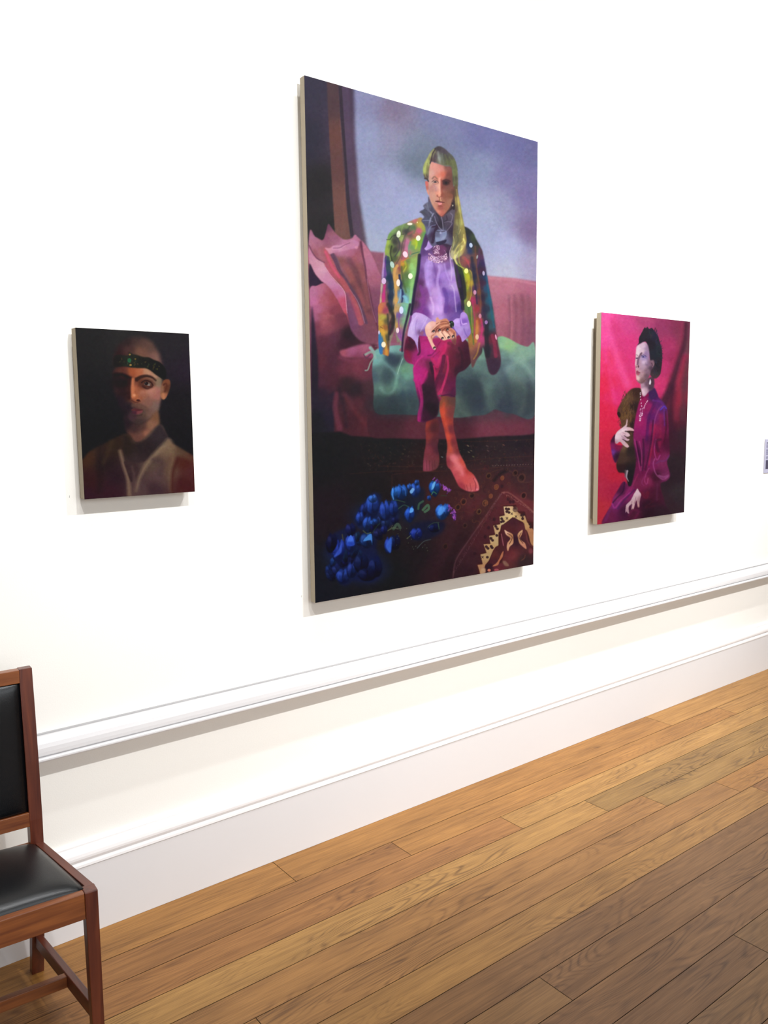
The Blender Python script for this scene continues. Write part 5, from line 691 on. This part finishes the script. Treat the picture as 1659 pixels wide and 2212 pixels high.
    L("600,210 560,290 540,380 525,420", 16, (56, 44, 52), .85, 1); L("580,220 520,300 470,420 445,540", 16, (170, 174, 112), .5, 1.4); L("465,440 450,540 465,620", 10, (168, 180, 100), .5, 1); L("490,420 478,540 490,600", 8, (110, 112, 70), .6, .8); L("640,260 650,340 670,410", 26, (150, 156, 150), .5, 2); L("700,280 710,350 720,420", 12, (140, 146, 136), .5, 1.4); L("600,280 590,350 590,400", 16, (66, 54, 62), .6, 1.5); L("740,300 770,380 780,440", 14, (140, 144, 84), .5, 1.4); L("800,330 850,420 870,560 880,700", 16, (140, 150, 84), .5, 1.6); L("830,300 880,380 915,520", 10, (80, 84, 70), .6, 1.2); L("450,640 480,650 500,680", 22, (62, 46, 48), .85, 1)
    # long lock
    P("880,750 915,740 930,860 960,1000 990,1180 1020,1330 1040,1450 1050,1560 1010,1700 960,1760 850,1800 820,1700 850,1560 855,1400 880,1200 885,1000", [(900, 850, (96, 78, 50)), (930, 950, (170, 156, 84)), (930, 1150, (120, 112, 60)), (960, 1100, (156, 150, 84)), (960, 1300, (150, 146, 84)), (900, 1350, (96, 90, 66)), (1000, 1350, (140, 128, 66)), (900, 1500, (104, 100, 70)), (960, 1500, (120, 112, 70)), (1020, 1500, (150, 130, 70)), (900, 1650, (120, 116, 84)), (970, 1650, (176, 160, 90)), (870, 1720, (170, 160, 124)), (885, 1100, (84, 62, 54))], .8)
    L("905,800 925,960 955,1120 985,1300", 14, (196, 184, 104), .6, 1.2); L("920,1150 935,1300 920,1450", 20, (92, 84, 48), .6, 2); L("960,1380 940,1440", 9, (214, 196, 130), .8, .8); L("860,1480 870,1560 840,1700", 9, (190, 184, 130), .7, .8); L("1010,1450 1000,1540 920,1620 870,1720", 14, (206, 190, 104), .7, 1.2)
    q.view(960, 480, 7.9)
    L("250,60 230,200 160,330 130,450 100,540 110,620", 20, (120, 120, 84), .85, 1.2, 10); L("330,300 350,380 300,470 210,540 170,620 210,720", 30, (212, 204, 110), .9, 1.2, 20); L("300,420 240,520 190,620 220,720", 24, (226, 220, 150), .8, 1.2, 8); L("280,440 250,560 260,700 310,790 380,800", 22, (150, 152, 70), .8, 1.2, 8); L("210,720 260,760 330,800", 14, (176, 180, 80), .8, 1); L("200,200 240,300 200,400 150,480", 30, (84, 84, 66), .7, 1.6); L("350,400 330,540 320,640", 40, (124, 94, 70), .5, 2.5); L("340,340 300,420", 12, (176, 150, 84), .6, 1.2); L("120,430 90,520 100,600 130,640", 8, (206, 190, 200), .8, .7)
    q.view(850, 290, 6.636)
    P("690,280 780,300 860,380 915,560 915,730 860,740 848,600 820,480 740,460 700,440", (66, 66, 56), 2.5, .42); L("890,760 905,900 905,1100 880,1300 880,1500", 26, (84, 70, 52), .45, 2); L("940,1400 960,1600 900,1720", 30, (96, 90, 58), .45, 2.5)
    # face details
    q.view(850, 290, 6.636)
    L("560,640 590,615 630,650", 22, (120, 90, 76), .85, 1.4, 10); L("700,680 760,660 810,680", 20, (60, 34, 34), .85, 1.6); P("560,690 588,676 620,684 632,698 600,703 572,701", (150, 132, 124), .5, .8); D(598, 691, 26, 12, (78, 62, 62), .8, 0, .4); D(598, 689, 12, 12, (46, 40, 46)); L("550,690 585,664 630,676 645,704", 7, (60, 40, 40), .9, .5); D(594, 685, 2, 2, (150, 150, 150), .7); L("560,715 600,722 640,710", 7, (150, 96, 84), .7, .8); D(750, 706, 48, 30, (54, 34, 36), .85, 0, .5); D(756, 704, 14, 15, (30, 24, 28)); L("725,690 760,686 790,700", 6, (36, 24, 28), .8, .6)
    L("660,640 665,740 660,840", 26, (232, 168, 142), .75, 2); L("690,660 690,760 700,860", 22, (136, 62, 52), .7, 2); D(660, 870, 22, 22, (224, 152, 124), .85, 0, .6); D(630, 884, 13, 12, (160, 92, 80), .8, 0, .5); L("625,896 660,912 700,892", 9, (110, 56, 50), .8, .8); D(700, 880, 22, 22, (130, 68, 56), .8, 0, .6)
    L("668,915 672,955 688,958", 9, (214, 170, 120), .8, .8); L("660,920 665,960", 7, (84, 42, 40), .8, .6)
    P("600,968 640,958 665,968 700,976 740,985 690,992 640,985", (110, 50, 50), .6); P("640,988 695,992 690,1014 660,1024 640,1010", (214, 128, 128), .7); L("600,970 650,978 730,985", 6, (64, 32, 34), .9, .5); D(670, 1040, 34, 14, (128, 62, 58), .7, 0, .6); L("580,740 600,770 610,820", 14, (150, 110, 120), .5, 2); L("520,900 570,1020 640,1120", 12, (206, 150, 126), .4, 3)
    L("700,1188 760,1130 815,1050 845,950", 10, (66, 44, 44), .6, 1.2); P("570,470 640,440 720,470 720,540 660,600 620,560", (216, 150, 134), 4, .35)
    q.mottle(1.9, 5, 11, 1.05, .94); return q

# ---------------------------------------------------------------- hanging a painting
LIGHTON = dict(large=1.85, dark=1.6, magenta=2.1)   # brightest white the lamps give at each canvas, so paint albedo = colour / that
def homography(src):
    dst = [(0, 0), (1, 0), (1, 1), (0, 1)]; A = []; r = []
    for (u, v), (x, y) in zip(dst, src):
        A.append([u, v, 1, 0, 0, 0, -u*x, -v*x]); r.append(x); A.append([0, 0, 0, u, v, 1, -u*y, -v*y]); r.append(y)
    h = np.linalg.solve(np.array(A, float), np.array(r, float)); return np.append(h, 1).reshape(3, 3)
def rectify(q, corners, nu, nv):
    """the drawing was traced from an oblique view; lay it square on the canvas"""
    Hm = homography(corners); u = np.linspace(0, 1, nu)[None, :]; v = np.linspace(0, 1, nv)[:, None]
    den = Hm[2, 0]*u+Hm[2, 1]*v+1; x = (Hm[0, 0]*u+Hm[0, 1]*v+Hm[0, 2])/den; y = (Hm[1, 0]*u+Hm[1, 1]*v+Hm[1, 2])/den
    X = np.clip((x-q.x0)*q.S-.5, 0, q.W-1.001); Y = np.clip((y-q.y0)*q.S-.5, 0, q.H-1.001); xi, yi = X.astype(int), Y.astype(int); fx, fy = (X-xi)[..., None], (Y-yi)[..., None]
    I = q.img; return (I[yi, xi]*(1-fx)+I[yi, xi+1]*fx)*(1-fy)+(I[yi+1, xi]*(1-fx)+I[yi+1, xi+1]*fx)*fy
def paint_mat(name):
    m = bpy.data.materials.new(name); m.use_nodes = True; N = m.node_tree.nodes; K = m.node_tree.links; b = N['Principled BSDF']
    a = N.new('ShaderNodeAttribute'); a.attribute_name = 'paint'; K.new(a.outputs['Color'], b.inputs['Base Color']); b.inputs['Roughness'].default_value = .55; b.inputs['Specular IOR Level'].default_value = .1
    tc = N.new('ShaderNodeTexCoord'); n = N.new('ShaderNodeTexNoise'); n.inputs['Scale'].default_value = 420; n.inputs['Detail'].default_value = 2; K.new(tc.outputs['Object'], n.inputs['Vector'])
    bp = N.new('ShaderNodeBump'); bp.inputs['Strength'].default_value = .06; bp.inputs['Distance'].default_value = .0006; K.new(n.outputs['Fac'], bp.inputs['Height']); K.new(bp.outputs['Normal'], b.inputs['Normal'])
    return m
m_edge = mat('primed_canvas_edge', (160, 149, 130), .8, .2, bump=.3, bscale=500, var=.04); m_bat = mat('pine_batten', (128, 116, 100), .8, .2, var=.1)
def hang(label, geom, q, corners, nu, nv, E):
    xl, xr, zb, zt, dep, th = geom; w_, h_ = xr-xl, zt-zb
    t = thing('painting', label, 'painting', ((xl+xr)/2, 0, zb))
    col = rectify(q, corners, nu, nv)/255.; col = np.where(col <= .04045, col/12.92, ((col+.055)/1.055)**2.4)
    col = np.clip((col-(.008 if nu < 300 else .003))/E, .0008, .95)
    X, Z = np.meshgrid(np.linspace(-w_/2, w_/2, nu), np.linspace(h_, 0, nv)); co = np.stack([X, np.full_like(X, -dep-.0006), Z], -1).reshape(-1, 3)
    me = bpy.data.meshes.new('canvas'); nvt = nu*nv; idx = np.arange(nvt).reshape(nv, nu)
    quads = np.stack([idx[1:, :-1], idx[1:, 1:], idx[:-1, 1:], idx[:-1, :-1]], -1).reshape(-1, 4).astype(np.int32); nf = len(quads)
    me.vertices.add(nvt); me.vertices.foreach_set('co', co.ravel().astype(np.float32)); me.loops.add(nf*4); me.loops.foreach_set('vertex_index', quads.ravel()); me.polygons.add(nf); me.polygons.foreach_set('loop_start', np.arange(0, nf*4, 4, dtype=np.int32)); me.update(calc_edges=True)
    at = me.attributes.new('paint', 'FLOAT_COLOR', 'POINT'); at.data.foreach_set('color', np.concatenate([col.reshape(-1, 3), np.ones((nvt, 1))], 1).ravel().astype(np.float32))
    me.validate(); o = link('canvas', me, paint_mat('oil_paint'), t); o['label'] = 'painted front of the canvas'
    bm = bmesh.new(); box(bm, -w_/2, w_/2, -dep, -dep+th, 0, h_); fin('canvas_edge', bm, m_edge, t, .0008, seg=1)['label'] = 'beige unpainted canvas edge'
    s = .021; bw = .04
    for a in ((-w_/2+s, w_/2-s, h_-s-bw, h_-s), (-w_/2+s, w_/2-s, s, s+bw), (-w_/2+s, -w_/2+s+bw, s+bw, h_-s-bw), (w_/2-s-bw, w_/2-s, s+bw, h_-s-bw)):
        bm = bmesh.new(); box(bm, a[0], a[1], -dep+th, -.001, a[2], a[3]); fin('batten', bm, m_bat, t)
    return t
hang('small dark painting of a head with a jewelled headband, hung at the left', (.7561, 1.0942, 1.3182, 1.7984, .055, .0343), paint_dark_portrait(), [(163.8, 707.5), (408.4, 721.3), (420.1, 1060.8), (181.6, 1078.6)], 270, 384, LIGHTON['dark'])
hang('tall painting of a barefoot figure in a spotted jacket seated on a pink sofa', (1.528, 2.644, .9009, 2.6394, .0549, .0267), paint_large_portrait(), [(655.2, 162), (1163.1, 306.2), (1151.6, 1218.6), (682.1, 1302.9)], 640, 998, LIGHTON['large'])
hang('magenta painting of a dark-haired figure in a plum dress, right of the tall one', (3.0749, 3.7784, 1.0347, 1.9912, .0549, .0255), paint_magenta_portrait(), [(1299.7, 676.3), (1490.7, 692.4), (1477.8, 1106.2), (1289, 1133.2)], 330, 448, LIGHTON['magenta'])

# ---------------------------------------------------------------- information board at the right edge and two pencil ticks
t = thing('wall_label', 'pale grey information board with small print at the right edge of the wall', 'sign', (4.667, 0, 1.186))
bm = bmesh.new(); box(bm, 0, .15, -.006, -.0005, 0, .196); fin('board', bm, mat('pale_lilac_card', (176, 174, 194), .5, .3), t, .0006, seg=1)
m_ink = mat('grey_print', (120, 119, 140), .6, .2); m_blk = mat('dark_print', (74, 70, 88), .6, .2)
def bar(name, x0, x1, z0, z1, m):
    bm = bmesh.new(); box(bm, x0, x1, -.0068, -.006, z0, z1); return fin(name, bm, m, t)
bar('heading', .014, .09, .172, .177, m_blk)
z = .166; i = 0; rr = random.Random(2)
bm = bmesh.new()
for n_, gap in ((4, .006), (7, .006), (3, .004)):
    for k in range(n_):
        x = .012
        xe = .138 if k < n_-1 else rr.uniform(.05, .11)
        while x < xe:
            wd_ = rr.uniform(.004, .012); box(bm, x, min(x+wd_, xe), -.0068, -.006, z-.0026, z); x += wd_+.0016
        z -= .0052
    z -= gap
fin('text', bm, m_ink, t)['label'] = 'lines of small grey print'
bar('printed_picture', .013, .137, .024, max(.06, z-.002), m_blk)
for x, z, lab in ((None, None, 'faint pencil tick on the white wall, lower left of the small dark painting'), (0, 0, 'faint pencil tick on the white wall, lower left of the tall painting')):
    bm = bmesh.new(); px, pz = ((0.7313, 1.3209), (1.5061, 0.9150))[0] if x is None else ((0.7313, 1.3209), (1.5061, 0.9150))[1]
    hexa(bm, [(-.0006, -.0004, 0), (.0006, -.0004, 0), (.0006, -.0001, 0), (-.0006, -.0001, 0)], [(.0002, -.0004, .0065), (.001, -.0004, .0065), (.001, -.0001, .0065), (.0002, -.0001, .0065)])
    o = fin('pencil_mark', bm, mat('graphite', (120, 118, 112), .6, .3)); o.location = (px, 0, pz); o['label'] = lab; o['category'] = 'mark'
